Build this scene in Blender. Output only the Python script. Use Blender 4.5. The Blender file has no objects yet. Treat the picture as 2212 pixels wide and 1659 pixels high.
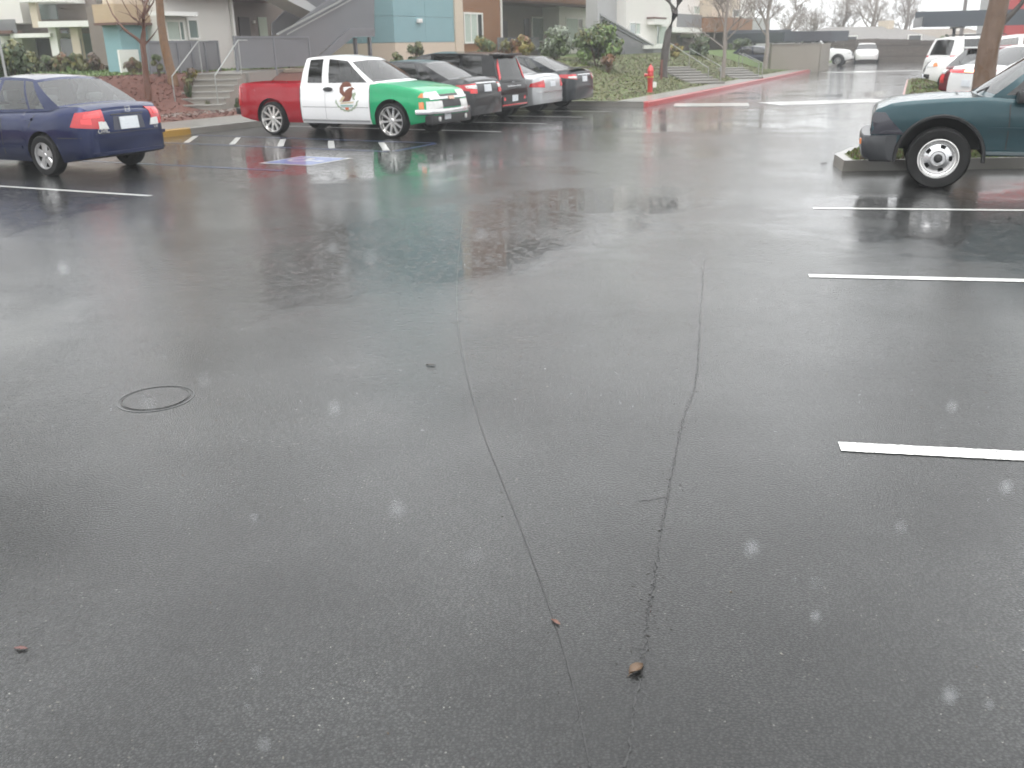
import bpy, bmesh, math, random
from mathutils import Vector, Matrix
from mathutils.bvhtree import BVHTree
R = math.radians
rnd = random.Random(7)
scene = bpy.context.scene
COL = scene.collection

# ------------------------------------------------------------------ camera
CAM_H, PITCH, ROLL, FPX = 1.747, R(20.016), R(1.13), 2002.5   # focal length in pixels of a 2212 px wide frame
cam_d = bpy.data.cameras.new('camera')
cam = bpy.data.objects.new('camera', cam_d)
COL.objects.link(cam)
cam_d.sensor_width = 36.0
cam_d.lens = 36.0 * FPX / 2212.0
cam_d.clip_start = 0.05
cam_d.clip_end = 3000
cam_d.dof.use_dof = True
cam_d.dof.focus_distance = 4.5
cam_d.dof.aperture_fstop = 4.2
cam.matrix_world = (Matrix.Translation((0, 0, CAM_H)) @ Matrix.Rotation(math.pi / 2 - PITCH, 4, 'X')
                    @ Matrix.Rotation(-ROLL, 4, 'Z'))
scene.camera = cam

# ------------------------------------------------------------------ sky, sun, exposure
SUN_EL, SUN_AZ = R(58), R(200)
world = bpy.data.worlds.new('World')
scene.world = world
world.use_nodes = True
wn, wl = world.node_tree.nodes, world.node_tree.links
wn.clear()
w_out = wn.new('ShaderNodeOutputWorld')
w_bg = wn.new('ShaderNodeBackground')
w_sky = wn.new('ShaderNodeTexSky')
w_sky.sky_type = 'NISHITA'
w_sky.sun_disc = False
w_sky.sun_elevation = SUN_EL
w_sky.sun_rotation = SUN_AZ
w_sky.dust_density = 4.0
w_hsv = wn.new('ShaderNodeHueSaturation')
w_hsv.inputs['Saturation'].default_value = 0.12
wl.new(w_sky.outputs[0], w_hsv.inputs['Color'])
# overcast cloud deck: standard overcast luminance (1 + 2 sin elevation) / 3, over the whole dome
w_tc = wn.new('ShaderNodeTexCoord')
w_sep = wn.new('ShaderNodeSeparateXYZ')
wl.new(w_tc.outputs['Generated'], w_sep.inputs[0])
w_cl = wn.new('ShaderNodeClamp')
wl.new(w_sep.outputs['Z'], w_cl.inputs['Value'])
w_ma = wn.new('ShaderNodeMath')
w_ma.operation = 'MULTIPLY_ADD'
w_ma.inputs[1].default_value = 9.0
w_ma.inputs[2].default_value = 9.6
wl.new(w_cl.outputs[0], w_ma.inputs[0])
w_cn = wn.new('ShaderNodeTexNoise')
w_cn.inputs['Scale'].default_value = 2.2
w_cn.inputs['Detail'].default_value = 4
wl.new(w_tc.outputs['Generated'], w_cn.inputs['Vector'])
w_cm = wn.new('ShaderNodeMapRange')
w_cm.inputs[3].default_value = 0.9
w_cm.inputs[4].default_value = 1.1
wl.new(w_cn.outputs[0], w_cm.inputs[0])
w_mu = wn.new('ShaderNodeMath')
w_mu.operation = 'MULTIPLY'
wl.new(w_ma.outputs[0], w_mu.inputs[0])
wl.new(w_cm.outputs[0], w_mu.inputs[1])
w_tint = wn.new('ShaderNodeMix')
w_tint.data_type = 'RGBA'
w_tint.blend_type = 'MULTIPLY'
w_tint.inputs[0].default_value = 1.0
w_tint.inputs[7].default_value = (0.985, 1.0, 1.01, 1)
wl.new(w_mu.outputs[0], w_tint.inputs[6])
w_mix = wn.new('ShaderNodeMix')
w_mix.data_type = 'RGBA'
w_mix.inputs[0].default_value = 0.9
wl.new(w_hsv.outputs[0], w_mix.inputs[6])
wl.new(w_tint.outputs[2], w_mix.inputs[7])
wl.new(w_mix.outputs[2], w_bg.inputs['Color'])
w_bg.inputs['Strength'].default_value = 0.10
wl.new(w_bg.outputs[0], w_out.inputs['Surface'])

sun_d = bpy.data.lights.new('sun', 'SUN')
sun_d.energy = 0.6
sun_d.angle = R(40)
sun_d.color = (1.0, 0.98, 0.95)
sun = bpy.data.objects.new('sun', sun_d)
COL.objects.link(sun)
sun.location = (0, -20, 40)
sun.rotation_euler = (math.pi / 2 - SUN_EL, 0, math.pi - SUN_AZ)

scene.view_settings.view_transform = 'Standard'
scene.view_settings.look = 'None'
scene.view_settings.exposure = 0.62
scene.view_settings.gamma = 1.0
scene.view_settings.use_curve_mapping = False
scene.render.engine = 'CYCLES'
scene.cycles.use_denoising = True
scene.cycles.use_adaptive_sampling = True
scene.cycles.adaptive_threshold = 0.04
scene.cycles.adaptive_min_samples = 12
scene.cycles.use_light_tree = False
scene.cycles.max_bounces = 7
scene.cycles.diffuse_bounces = 3
scene.cycles.glossy_bounces = 4
scene.cycles.transparent_max_bounces = 12
scene.cycles.transmission_bounces = 4
scene.cycles.volume_bounces = 2
scene.cycles.sample_clamp_indirect = 6.0
scene.cycles.caustics_reflective = False
scene.cycles.caustics_refractive = False

# ------------------------------------------------------------------ coordinates
# the left-hand parking row: v runs along the row (28 deg right of the view), s runs out across the aisle
PHI = R(28)
SO = Vector((math.cos(PHI), -math.sin(PHI), 0))
VV = Vector((math.sin(PHI), math.cos(PHI), 0))
def SV(s, v, z=0.0):
    p = SO * s + VV * v
    return Vector((p.x, p.y, z))
def to_sv(x, y):
    return x * SO.x + y * SO.y, x * VV.x + y * VV.y
def ray(px, py):
    x, y = px - 1106.0, 829.5 - py
    c, s = math.cos(-ROLL), math.sin(-ROLL)
    x, y = (x * c - y * s) / FPX, (x * s + y * c) / FPX
    return Vector((x, math.cos(PITCH) + y * math.sin(PITCH), -math.sin(PITCH) + y * math.cos(PITCH)))
def at(px, py, d):
    r = ray(px, py)
    t = d / r.y
    return Vector((t * r.x, d, CAM_H + t * r.z))
def on_s(px, py, s):
    r = ray(px, py)
    rs, rv = to_sv(r.x, r.y)
    t = s / rs
    return rv * t, CAM_H + r.z * t
def sm(a, b, x):
    t = min(1.0, max(0.0, (x - a) / (b - a)))
    return t * t * (3 - 2 * t)

HEAD_S, END_V = -16.6, 26.9          # kerb at the head of the stalls, end of the stall row
def road_s(v):                        # kerb of the road beyond the stalls
    return -9.6 - 1.5 * (v - END_V) / 32.6
def terrain(x, y):
    s, v = to_sv(x, y)
    if v < END_V:
        if s > HEAD_S: return 0.0
        e = HEAD_S - s
        return 0.15 + 0.95 * sm(4.3, 7.0, e)
    rs = road_s(v)
    if s > rs: return 0.0
    e = rs - s
    h2 = 0.15 + 1.05 * sm(1.1, 6.5, e) * sm(27.2, 32, v)
    if s < HEAD_S:
        e1 = HEAD_S - s
        h1 = 0.15 + 0.95 * sm(4.3, 7.0, e1)
        k = sm(27.0, 31.0, v)
        h2 = h1 * (1 - k) + max(h2, h1) * k
    return h2
def gr(px, py):
    r = ray(px, py)
    o = Vector((0, 0, CAM_H))
    t = 2.0
    while t < 160:
        p = o + r * t
        if p.z <= terrain(p.x, p.y):
            a, b = t - 0.06, t
            for _ in range(18):
                m = (a + b) / 2
                q = o + r * m
                if q.z <= terrain(q.x, q.y): b = m
                else: a = m
            q = o + r * b
            return Vector((q.x, q.y, terrain(q.x, q.y)))
        t += 0.06
    q = o + r * 100
    return Vector((q.x, q.y, terrain(q.x, q.y)))
def px_m(p):                          # metres per pixel (2212 px frame) at a point
    return (p.y * math.cos(PITCH) - (p.z - CAM_H) * math.sin(PITCH)) / FPX

# ------------------------------------------------------------------ materials
MATS = {}
def nmat(name):
    m = bpy.data.materials.new(name)
    m.use_nodes = True
    return m, m.node_tree.nodes, m.node_tree.links, m.node_tree.nodes['Principled BSDF']
def mat(name, col, rough=0.6, metal=0.0, coat=0.0, spec=0.5, var=0.12, vscale=3.0, bump=0.0, bscale=30.0, emis=None, coat_rough=0.04, trans=0.0):
    if name in MATS: return MATS[name]
    m, n, l, b = nmat(name)
    b.inputs['Roughness'].default_value = rough
    b.inputs['Metallic'].default_value = metal
    b.inputs['Coat Weight'].default_value = coat
    b.inputs['Coat Roughness'].default_value = coat_rough
    b.inputs['Specular IOR Level'].default_value = spec
    b.inputs['Transmission Weight'].default_value = trans
    tc = n.new('ShaderNodeTexCoord')
    nz = n.new('ShaderNodeTexNoise')
    nz.inputs['Scale'].default_value = vscale
    nz.inputs['Detail'].default_value = 6
    nz.inputs['Roughness'].default_value = 0.6
    l.new(tc.outputs['Object'], nz.inputs['Vector'])
    rp = n.new('ShaderNodeMix')
    rp.data_type = 'RGBA'
    c = Vector(col[:3])
    rp.inputs[6].default_value = (*(c * (1 - var)), 1)
    rp.inputs[7].default_value = (*[min(1, k) for k in c * (1 + var)], 1)
    l.new(nz.outputs[0], rp.inputs[0])
    l.new(rp.outputs[2], b.inputs['Base Color'])
    if bump:
        nb = n.new('ShaderNodeTexNoise')
        nb.inputs['Scale'].default_value = bscale
        nb.inputs['Detail'].default_value = 4
        l.new(tc.outputs['Object'], nb.inputs['Vector'])
        bp = n.new('ShaderNodeBump')
        bp.inputs['Strength'].default_value = bump
        bp.inputs['Distance'].default_value = 0.02
        l.new(nb.outputs[0], bp.inputs['Height'])
        l.new(bp.outputs[0], b.inputs['Normal'])
    if emis:
        b.inputs['Emission Color'].default_value = (*emis[:3], 1)
        b.inputs['Emission Strength'].default_value = emis[3]
    MATS[name] = m
    return m
def paint(name, col, metal=0.0, rough=0.32):
    # wet car paint: clear coat broken up by rain beads
    if name in MATS: return MATS[name]
    m = mat(name, col, rough, metal, coat=0.75, spec=0.08, var=0.06, vscale=2.0, coat_rough=0.03)
    n, l, b = m.node_tree.nodes, m.node_tree.links, m.node_tree.nodes['Principled BSDF']
    tc = n.new('ShaderNodeTexCoord')
    vo = n.new('ShaderNodeTexVoronoi')
    vo.inputs['Scale'].default_value = 55
    l.new(tc.outputs['Object'], vo.inputs['Vector'])
    mr = n.new('ShaderNodeMapRange')
    mr.inputs[1].default_value = 0.0
    mr.inputs[2].default_value = 0.42
    mr.inputs[3].default_value = 1.0
    mr.inputs[4].default_value = 0.0
    l.new(vo.outputs['Distance'], mr.inputs[0])
    bp = n.new('ShaderNodeBump')
    bp.inputs['Strength'].default_value = 0.035
    bp.inputs['Distance'].default_value = 0.004
    l.new(mr.outputs[0], bp.inputs['Height'])
    l.new(bp.outputs[0], b.inputs['Coat Normal'])
    return m
def glass(name, tint=0.3, ior=1.5, rough=0.03):
    if name in MATS: return MATS[name]
    m, n, l, b = nmat(name)
    n.remove(b)
    out = [x for x in n if x.type == 'OUTPUT_MATERIAL'][0]
    tr = n.new('ShaderNodeBsdfTransparent')
    tr.inputs[0].default_value = (tint * 0.93, tint, tint * 0.98, 1)
    gl = n.new('ShaderNodeBsdfGlossy')
    gl.inputs['Roughness'].default_value = rough
    tc = n.new('ShaderNodeTexCoord')
    vo = n.new('ShaderNodeTexNoise')
    vo.inputs['Scale'].default_value = 40
    l.new(tc.outputs['Object'], vo.inputs['Vector'])
    bp = n.new('ShaderNodeBump')
    bp.inputs['Strength'].default_value = 0.08
    bp.inputs['Distance'].default_value = 0.004
    l.new(vo.outputs[0], bp.inputs['Height'])
    l.new(bp.outputs[0], gl.inputs['Normal'])
    fr = n.new('ShaderNodeFresnel')
    fr.inputs['IOR'].default_value = ior
    ad = n.new('ShaderNodeMath')
    ad.operation = 'ADD'
    ad.use_clamp = True
    ad.inputs[1].default_value = 0.07
    l.new(fr.outputs[0], ad.inputs[0])
    mx = n.new('ShaderNodeMixShader')
    l.new(ad.outputs[0], mx.inputs[0])
    l.new(tr.outputs[0], mx.inputs[1])
    l.new(gl.outputs[0], mx.inputs[2])
    l.new(mx.outputs[0], out.inputs['Surface'])
    MATS[name] = m
    return m

# ------------------------------------------------------------------ mesh helpers
def tag(o, label=None, cat=None, group=None, kind=None):
    if label: o['label'] = label
    if cat: o['category'] = cat
    if group: o['group'] = group
    if kind: o['kind'] = kind
    return o
def empty(name, loc, rz=0.0):
    o = bpy.data.objects.new(name, None)
    COL.objects.link(o)
    o.location = loc
    o.rotation_euler = (0, 0, rz)
    o.empty_display_size = 0.2
    return o
def mesh_obj(name, verts, faces, mats, parent=None, smooth=None, midx=None):
    me = bpy.data.meshes.new(name)
    me.from_pydata([tuple(v) for v in verts], [], faces)
    if not isinstance(mats, (list, tuple)): mats = [mats]
    for m in mats: me.materials.append(m)
    if midx: me.polygons.foreach_set('material_index', midx)
    me.validate()
    if smooth is not None:
        me.shade_smooth()
        me.set_sharp_from_angle(angle=R(smooth))
    me.update()
    o = bpy.data.objects.new(name, me)
    COL.objects.link(o)
    if parent: o.parent = parent
    return o
class MB:
    def __init__(self): self.v, self.f, self.m = [], [], []
    def add(self, vs, fs, mi=0):
        k = len(self.v)
        self.v += [Vector(p) for p in vs]
        self.f += [tuple(i + k for i in f) for f in fs]
        self.m += [mi] * len(fs)
        return self
    def box(self, a, b, mi=0, bev=0.0):
        x0, y0, z0 = [min(p, q) for p, q in zip(a, b)]
        x1, y1, z1 = [max(p, q) for p, q in zip(a, b)]
        if not bev:
            return self.add([(x0, y0, z0), (x1, y0, z0), (x1, y1, z0), (x0, y1, z0), (x0, y0, z1), (x1, y0, z1), (x1, y1, z1), (x0, y1, z1)],
                     [(0, 3, 2, 1), (4, 5, 6, 7), (0, 1, 5, 4), (1, 2, 6, 5), (2, 3, 7, 6), (3, 0, 4, 7)], mi)
        bm = bmesh.new()
        bmesh.ops.create_cube(bm, size=1)
        for w in bm.verts:
            w.co = Vector(((x0 + x1) / 2 + w.co.x * (x1 - x0), (y0 + y1) / 2 + w.co.y * (y1 - y0), (z0 + z1) / 2 + w.co.z * (z1 - z0)))
        bmesh.ops.bevel(bm, geom=bm.edges[:], offset=bev, segments=2, affect='EDGES', profile=0.6)
        bm.verts.index_update()
        self.add([w.co.copy() for w in bm.verts], [[w.index for w in f.verts] for f in bm.faces], mi)
        bm.free()
        return self
    def tube(self, pts, rad, n=6, mi=0, cap=True):
        pts = [Vector(p) for p in pts]
        if not isinstance(rad, (list, tuple)): rad = [rad] * len(pts)
        k = len(self.v)
        up = Vector((0, 0, 1))
        for i, p in enumerate(pts):
            d = (pts[min(i + 1, len(pts) - 1)] - pts[max(i - 1, 0)])
            if d.length < 1e-6: d = Vector((0, 0, 1))
            d.normalize()
            a = d.cross(up if abs(d.z) < 0.95 else Vector((1, 0, 0))).normalized()
            b = d.cross(a)
            for j in range(n):
                t = 2 * math.pi * j / n
                self.v.append(p + (a * math.cos(t) + b * math.sin(t)) * rad[i])
        for i in range(len(pts) - 1):
            for j in range(n):
                self.f.append((k + i * n + j, k + i * n + (j + 1) % n, k + (i + 1) * n + (j + 1) % n, k + (i + 1) * n + j))
                self.m.append(mi)
        if cap:
            self.f.append(tuple(k + j for j in range(n))[::-1]); self.m.append(mi)
            self.f.append(tuple(k + (len(pts) - 1) * n + j for j in range(n))); self.m.append(mi)
        return self
    def lathe(self, prof, n=24, axis='z', c=(0, 0, 0), mi=0):
        # prof: list of (radius, height)
        k = len(self.v)
        c = Vector(c)
        for r, h in prof:
            for j in range(n):
                t = 2 * math.pi * j / n
                if axis == 'z': q = Vector((r * math.cos(t), r * math.sin(t), h))
                elif axis == 'y': q = Vector((r * math.cos(t), h, r * math.sin(t)))
                else: q = Vector((h, r * math.cos(t), r * math.sin(t)))
                self.v.append(c + q)
        for i in range(len(prof) - 1):
            for j in range(n):
                self.f.append((k + i * n + j, k + i * n + (j + 1) % n, k + (i + 1) * n + (j + 1) % n, k + (i + 1) * n + j))
                self.m.append(mi)
        return self
    def prism(self, poly, z0, z1, mi=0):
        n = len(poly)
        vs = [(p[0], p[1], z0) for p in poly] + [(p[0], p[1], z1) for p in poly]
        fs = [tuple(range(n))[::-1], tuple(range(n, 2 * n))] + [(i, (i + 1) % n, n + (i + 1) % n, n + i) for i in range(n)]
        return self.add(vs, fs, mi)
    def move(self, v):
        v = Vector(v)
        self.v = [p + v for p in self.v]
        return self
    def build(self, name, mats, parent=None, smooth=None):
        return mesh_obj(name, self.v, self.f, mats, parent, smooth, self.m)
def copy_tree(o, parent=None):
    c = o.copy()
    COL.objects.link(c)
    c.parent = parent
    for ch in list(o.children): copy_tree(ch, c)
    return c
def lin(tab, x):
    if x <= tab[0][0]: return tab[0][1]
    for (a, p), (b, q) in zip(tab, tab[1:]):
        if x <= b: return p + (q - p) * (x - a) / (b - a) if b > a else q
    return tab[-1][1]
# ------------------------------------------------------------------ wet asphalt
def wet_asphalt():
    m, n, l, b = nmat('wet_asphalt')
    geo = n.new('ShaderNodeNewGeometry')
    P = geo.outputs['Position']
    def noise(scale, detail=4, rough=0.55, vec=None, stretch=None, dist=0.0):
        x = n.new('ShaderNodeTexNoise')
        x.noise_dimensions = '2D'
        x.inputs['Scale'].default_value = scale
        x.inputs['Detail'].default_value = detail
        x.inputs['Roughness'].default_value = rough
        x.inputs['Distortion'].default_value = dist
        if stretch:
            mp = n.new('ShaderNodeMapping')
            mp.inputs['Scale'].default_value = stretch[:3]
            if len(stretch) > 3: mp.inputs['Rotation'].default_value = (0, 0, stretch[3])
            l.new(P, mp.inputs['Vector'])
            l.new(mp.outputs[0], x.inputs['Vector'])
        else:
            l.new(P, x.inputs['Vector'])
        return x.outputs[0]
    def mr(v, a, b_, c=0.0, d=1.0, smooth=False):
        x = n.new('ShaderNodeMapRange')
        if smooth: x.interpolation_type = 'SMOOTHSTEP'
        for i, k in enumerate((a, b_, c, d)): x.inputs[i + 1].default_value = k
        l.new(v, x.inputs[0])
        return x.outputs[0]
    def ma(op, a, b_=None, c=None, clamp=False):
        x = n.new('ShaderNodeMath')
        x.operation = op
        x.use_clamp = clamp
        for i, k in enumerate((a, b_, c)):
            if k is None: continue
            if isinstance(k, (int, float)): x.inputs[i].default_value = k
            else: l.new(k, x.inputs[i])
        return x.outputs[0]
    def mixc(f, a, b_):
        x = n.new('ShaderNodeMix')
        x.data_type = 'RGBA'
        l.new(f, x.inputs[0])
        for i, k in ((6, a), (7, b_)):
            if isinstance(k, tuple): x.inputs[i].default_value = (*k, 1)
            else: l.new(k, x.inputs[i])
        return x.outputs[2]
    # aggregate: dark binder with stones, a few pale chips
    def vor(scale, out='Distance', feat='F1'):
        x = n.new('ShaderNodeTexVoronoi')
        x.voronoi_dimensions = '2D'
        x.feature = feat
        x.inputs['Scale'].default_value = scale
        l.new(P, x.inputs['Vector'])
        return x
    v1 = vor(95)
    stone = mr(v1.outputs['Distance'], 0.15, 0.6, 1, 0)
    sep = n.new('ShaderNodeSeparateColor')
    l.new(v1.outputs['Color'], sep.inputs[0])
    tone = mr(noise(0.8, 3), 0.3, 0.7, 0.62, 1.4)
    c0 = mixc(ma('MULTIPLY', stone, sep.outputs[1]), (0.016, 0.0165, 0.0165), (0.060, 0.061, 0.060))
    v2 = vor(62)
    sep2 = n.new('ShaderNodeSeparateColor')
    l.new(v2.outputs['Color'], sep2.inputs[0])
    chip = ma('MULTIPLY', mr(sep2.outputs[0], 0.97, 0.98), mr(v2.outputs['Distance'], 0.14, 0.20, 1, 0))
    chipc = mixc(sep2.outputs[1], (0.10, 0.09, 0.07), (0.24, 0.24, 0.22))
    c1 = mixc(chip, c0, chipc)
    tn = n.new('ShaderNodeMix')
    tn.data_type = 'RGBA'
    tn.blend_type = 'MULTIPLY'
    tn.inputs[0].default_value = 1
    l.new(c1, tn.inputs[6])
    l.new(tone, tn.inputs[7])
    l.new(tn.outputs[2], b.inputs['Base Color'])
    # standing water: large low spots + smaller ones
    edge = mr(noise(0.9, 3, 0.65), 0.25, 0.75, -0.28, 0.28)
    def blob(cx, cy, rx, ry, rot):
        mp = n.new('ShaderNodeMapping')
        mp.vector_type = 'TEXTURE'
        mp.inputs['Location'].default_value = (cx, cy, 0)
        mp.inputs['Rotation'].default_value = (0, 0, rot)
        mp.inputs['Scale'].default_value = (rx, ry, 1)
        ad = n.new('ShaderNodeVectorMath')
        ad.operation = 'MULTIPLY'
        ad.inputs[1].default_value = (1, 1, 0)
        l.new(P, ad.inputs[0])
        l.new(ad.outputs[0], mp.inputs[0])
        ln = n.new('ShaderNodeVectorMath')
        ln.operation = 'LENGTH'
        l.new(mp.outputs[0], ln.inputs[0])
        return mr(ma('ADD', ln.outputs['Value'], edge), 0.5, 1.05, 1, 0, True)
    blobs = [blob(-0.5, 8.9, 3.0, 2.0, R(62)), blob(-4.2, 16.6, 6.5, 3.2, R(-28)), blob(7.2, 8.8, 4.8, 3.6, R(-10)),
             blob(2.5, 24.5, 8, 5, R(-30)), blob(-7.6, 11.5, 3.4, 2.6, R(-20)), blob(9, 34, 7, 4, R(-30)), blob(1.2, 11.2, 1.8, 1.3, R(10))]
    pm = blobs[0]
    for q in blobs[1:]: pm = ma('MAXIMUM', pm, q)
    pn = mr(noise(0.33, 3, 0.55), 0.42, 0.62)
    pn2 = mr(noise(1.3, 4, 0.65), 0.35, 0.7)
    pud = ma('MULTIPLY', pm, ma('MULTIPLY_ADD', pn2, 0.35, 0.72), clamp=True)
    pud = ma('MAXIMUM', pud, ma('MULTIPLY', pn, 0.5), clamp=True)
    # wetness film
    l.new(mr(pud, 0, 1, 0.36, 0.28), b.inputs['Roughness'])
    b.inputs['Specular IOR Level'].default_value = 0.12
    b.inputs['Coat Weight'].default_value = 1.0
    b.inputs['Coat IOR'].default_value = 1.38
    l.new(mr(pud, 0.0, 0.9, 0.065, 0.014), b.inputs['Coat Roughness'])
    # relief
    grain = ma('MULTIPLY', ma('ADD', stone, ma('MULTIPLY', noise(240, 0), 0.6)), 1.0)
    bp = n.new('ShaderNodeBump')
    bp.inputs['Distance'].default_value = 0.004
    bp.inputs['Strength'].default_value = 0.5
    l.new(grain, bp.inputs['Height'])
    l.new(bp.outputs[0], b.inputs['Normal'])
    # water surface: film over grain, wavelets, rain rings
    film = ma('MULTIPLY', grain, mr(pud, 0.0, 0.7, 0.00055, 0.0))
    wav = ma('MULTIPLY', noise(1.0, 2, 0.6, stretch=(13, 34, 1, R(12))), mr(noise(0.45, 1), 0.4, 0.65, 0.0003, 0.0017))
    rings = None
    for sc, ph in ((8.5, 0.0), (13.0, 3.7)):
        mp = n.new('ShaderNodeMapping')
        mp.inputs['Location'].default_value = (ph, ph * 1.7, 0)
        l.new(P, mp.inputs['Vector'])
        x = n.new('ShaderNodeTexVoronoi')
        x.voronoi_dimensions = '2D'
        x.inputs['Scale'].default_value = sc
        l.new(mp.outputs[0], x.inputs['Vector'])
        sc_ = n.new('ShaderNodeSeparateColor')
        l.new(x.outputs['Color'], sc_.inputs[0])
        D = x.outputs['Distance']
        rad = ma('MULTIPLY_ADD', sc_.outputs[0], 0.30, 0.05)
        q = ma('DIVIDE', ma('SUBTRACT', D, rad), 0.055)
        env = ma('POWER', 2.718, ma('MULTIPLY', ma('MULTIPLY', q, q), -1.0))
        wv = ma('MULTIPLY', ma('COSINE', ma('MULTIPLY', q, 2.4)), env)
        amp = ma('MULTIPLY', wv, ma('MULTIPLY', ma('GREATER_THAN', sc_.outputs[1], 0.35), ma('DIVIDE', 0.0065, sc)))
        rings = amp if rings is None else ma('ADD', rings, amp)
    rings = ma('MULTIPLY', rings, mr(pud, 0.3, 0.8, 0.10, 1.0))
    hgt = ma('ADD', ma('ADD', film, wav), rings)
    cb = n.new('ShaderNodeBump')
    cb.inputs['Distance'].default_value = 1.0
    cb.inputs['Strength'].default_value = 1.0
    l.new(hgt, cb.inputs['Height'])
    l.new(cb.outputs[0], b.inputs['Coat Normal'])
    MATS['wet_asphalt'] = m
    return m
M_ASPH = wet_asphalt()

def wet(name, col, rough=0.4, var=0.15, vscale=2.0, bump=0.15, bscale=60, coat=0.6):
    return mat(name, col, rough, 0, coat=coat, var=var, vscale=vscale, bump=bump, bscale=bscale, coat_rough=0.15)
M_CONC = wet('wet_concrete', (0.25, 0.24, 0.22))
M_KERB = wet('kerb_concrete', (0.20, 0.19, 0.17))
M_RED = wet('red_kerb_paint', (0.40, 0.05, 0.05), var=0.35, vscale=5)
M_YEL = wet('yellow_kerb_paint', (0.34, 0.20, 0.04), var=0.25)
M_MULCH = mat('bark_mulch', (0.12, 0.048, 0.034), 0.85, var=0.5, vscale=9, bump=0.25, bscale=30)
M_LAWN = mat('lawn_turf', (0.075, 0.12, 0.022), 0.85, var=0.4, vscale=2.0, bump=0.7, bscale=40)
M_COVER = mat('ground_cover_soil', (0.10, 0.105, 0.04), 0.9, var=0.5, vscale=1.2, bump=0.3, bscale=18)
M_SOIL = mat('far_soil', (0.07, 0.075, 0.035), 0.9, var=0.3, vscale=0.3)

def worn_paint(name, col, gloss=0.3, wear=0.27):
    m, n, l, b = nmat(name)
    geo = n.new('ShaderNodeNewGeometry')
    nz = n.new('ShaderNodeTexNoise')
    nz.inputs['Scale'].default_value = 60
    nz.inputs['Detail'].default_value = 8
    nz.inputs['Roughness'].default_value = 0.75
    l.new(geo.outputs['Position'], nz.inputs['Vector'])
    mp = n.new('ShaderNodeMapRange')
    mp.inputs[1].default_value = wear + 0.08
    mp.inputs[2].default_value = wear + 0.2
    l.new(nz.outputs[0], mp.inputs[0])
    nb = n.new('ShaderNodeTexNoise')
    nb.inputs['Scale'].default_value = 5
    l.new(geo.outputs['Position'], nb.inputs['Vector'])
    mb = n.new('ShaderNodeMapRange')
    mb.inputs[3].default_value = 0.82
    mb.inputs[4].default_value = 1.08
    l.new(nb.outputs[0], mb.inputs[0])
    x = n.new('ShaderNodeMix')
    x.data_type = 'RGBA'
    x.inputs[6].default_value = (0.04, 0.04, 0.04, 1)
    x.inputs[7].default_value = (*col, 1)
    l.new(mp.outputs[0], x.inputs[0])
    y = n.new('ShaderNodeMix')
    y.data_type = 'RGBA'
    y.blend_type = 'MULTIPLY'
    y.inputs[0].default_value = 1
    l.new(x.outputs[2], y.inputs[6])
    l.new(mb.outputs[0], y.inputs[7])
    l.new(y.outputs[2], b.inputs['Base Color'])
    b.inputs['Roughness'].default_value = gloss
    b.inputs['Coat Weight'].default_value = 0.8
    b.inputs['Coat Roughness'].default_value = 0.08
    b.inputs['Coat IOR'].default_value = 1.34
    bp = n.new('ShaderNodeBump')
    bp.inputs['Strength'].default_value = 0.25
    bp.inputs['Distance'].default_value = 0.003
    l.new(nz.outputs[0], bp.inputs['Height'])
    l.new(bp.outputs[0], b.inputs['Normal'])
    MATS[name] = m
    return m
M_WPAINT = worn_paint('white_road_paint', (0.80, 0.80, 0.77))
M_BPAINT = worn_paint('blue_road_paint', (0.05, 0.10, 0.28), wear=0.34)
M_SPAINT = worn_paint('symbol_blue_paint', (0.16, 0.24, 0.55), wear=0.3)
M_CRACK = mat('crack_fill', (0.019, 0.019, 0.019), 0.5, spec=0.35, coat=0.6, coat_rough=0.3)

# one sheet to the horizon, the lot above it
tag(mesh_obj('ground', [(-700, -700, -0.05), (700, -700, -0.05), (700, 1100, -0.05), (-700, 1100, -0.05)], [(0, 1, 2, 3)], M_SOIL), kind='structure')
asphalt = tag(mesh_obj('parking_lot', [(-60, -25, 0), (90, -25, 0), (90, 130, 0), (-60, 130, 0)], [(0, 1, 2, 3)], M_ASPH), kind='structure')

def quad_strip(name, pts, w, z, m, parent, jag=0.0, wob=0.0):
    # flat ribbon along world points
    vs, fs = [], []
    P = [Vector((p[0], p[1], 0)) for p in pts]
    for i, p in enumerate(P):
        d = (P[min(i + 1, len(P) - 1)] - P[max(i - 1, 0)]).normalized()
        nrm = Vector((-d.y, d.x, 0))
        ww = w * (1 + rnd.uniform(-wob, wob)) / 2
        o = nrm * rnd.uniform(-jag, jag)
        vs += [(p + o + nrm * ww) + Vector((0, 0, z)), (p + o - nrm * ww) + Vector((0, 0, z))]
        if i: fs.append((2 * i - 2, 2 * i - 1, 2 * i + 1, 2 * i))
    return mesh_obj(name, vs, fs, m, parent)
def ribbon(p, q, n):
    p, q = Vector((p[0], p[1], 0)), Vector((q[0], q[1], 0))
    return [p.lerp(q, i / n) for i in range(n + 1)]
# stall lines on the right
rd = Vector((0.983, -0.184, 0))
for p in ((3.37, 10.28), (2.36, 7.15), (1.49, 3.87)):
    a = Vector((*p, 0))
    quad_strip('stall_line', ribbon(a, a + rd * 5.6, 320), 0.105, 0.004, M_WPAINT, asphalt, 0.0015, 0.045)
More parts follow.
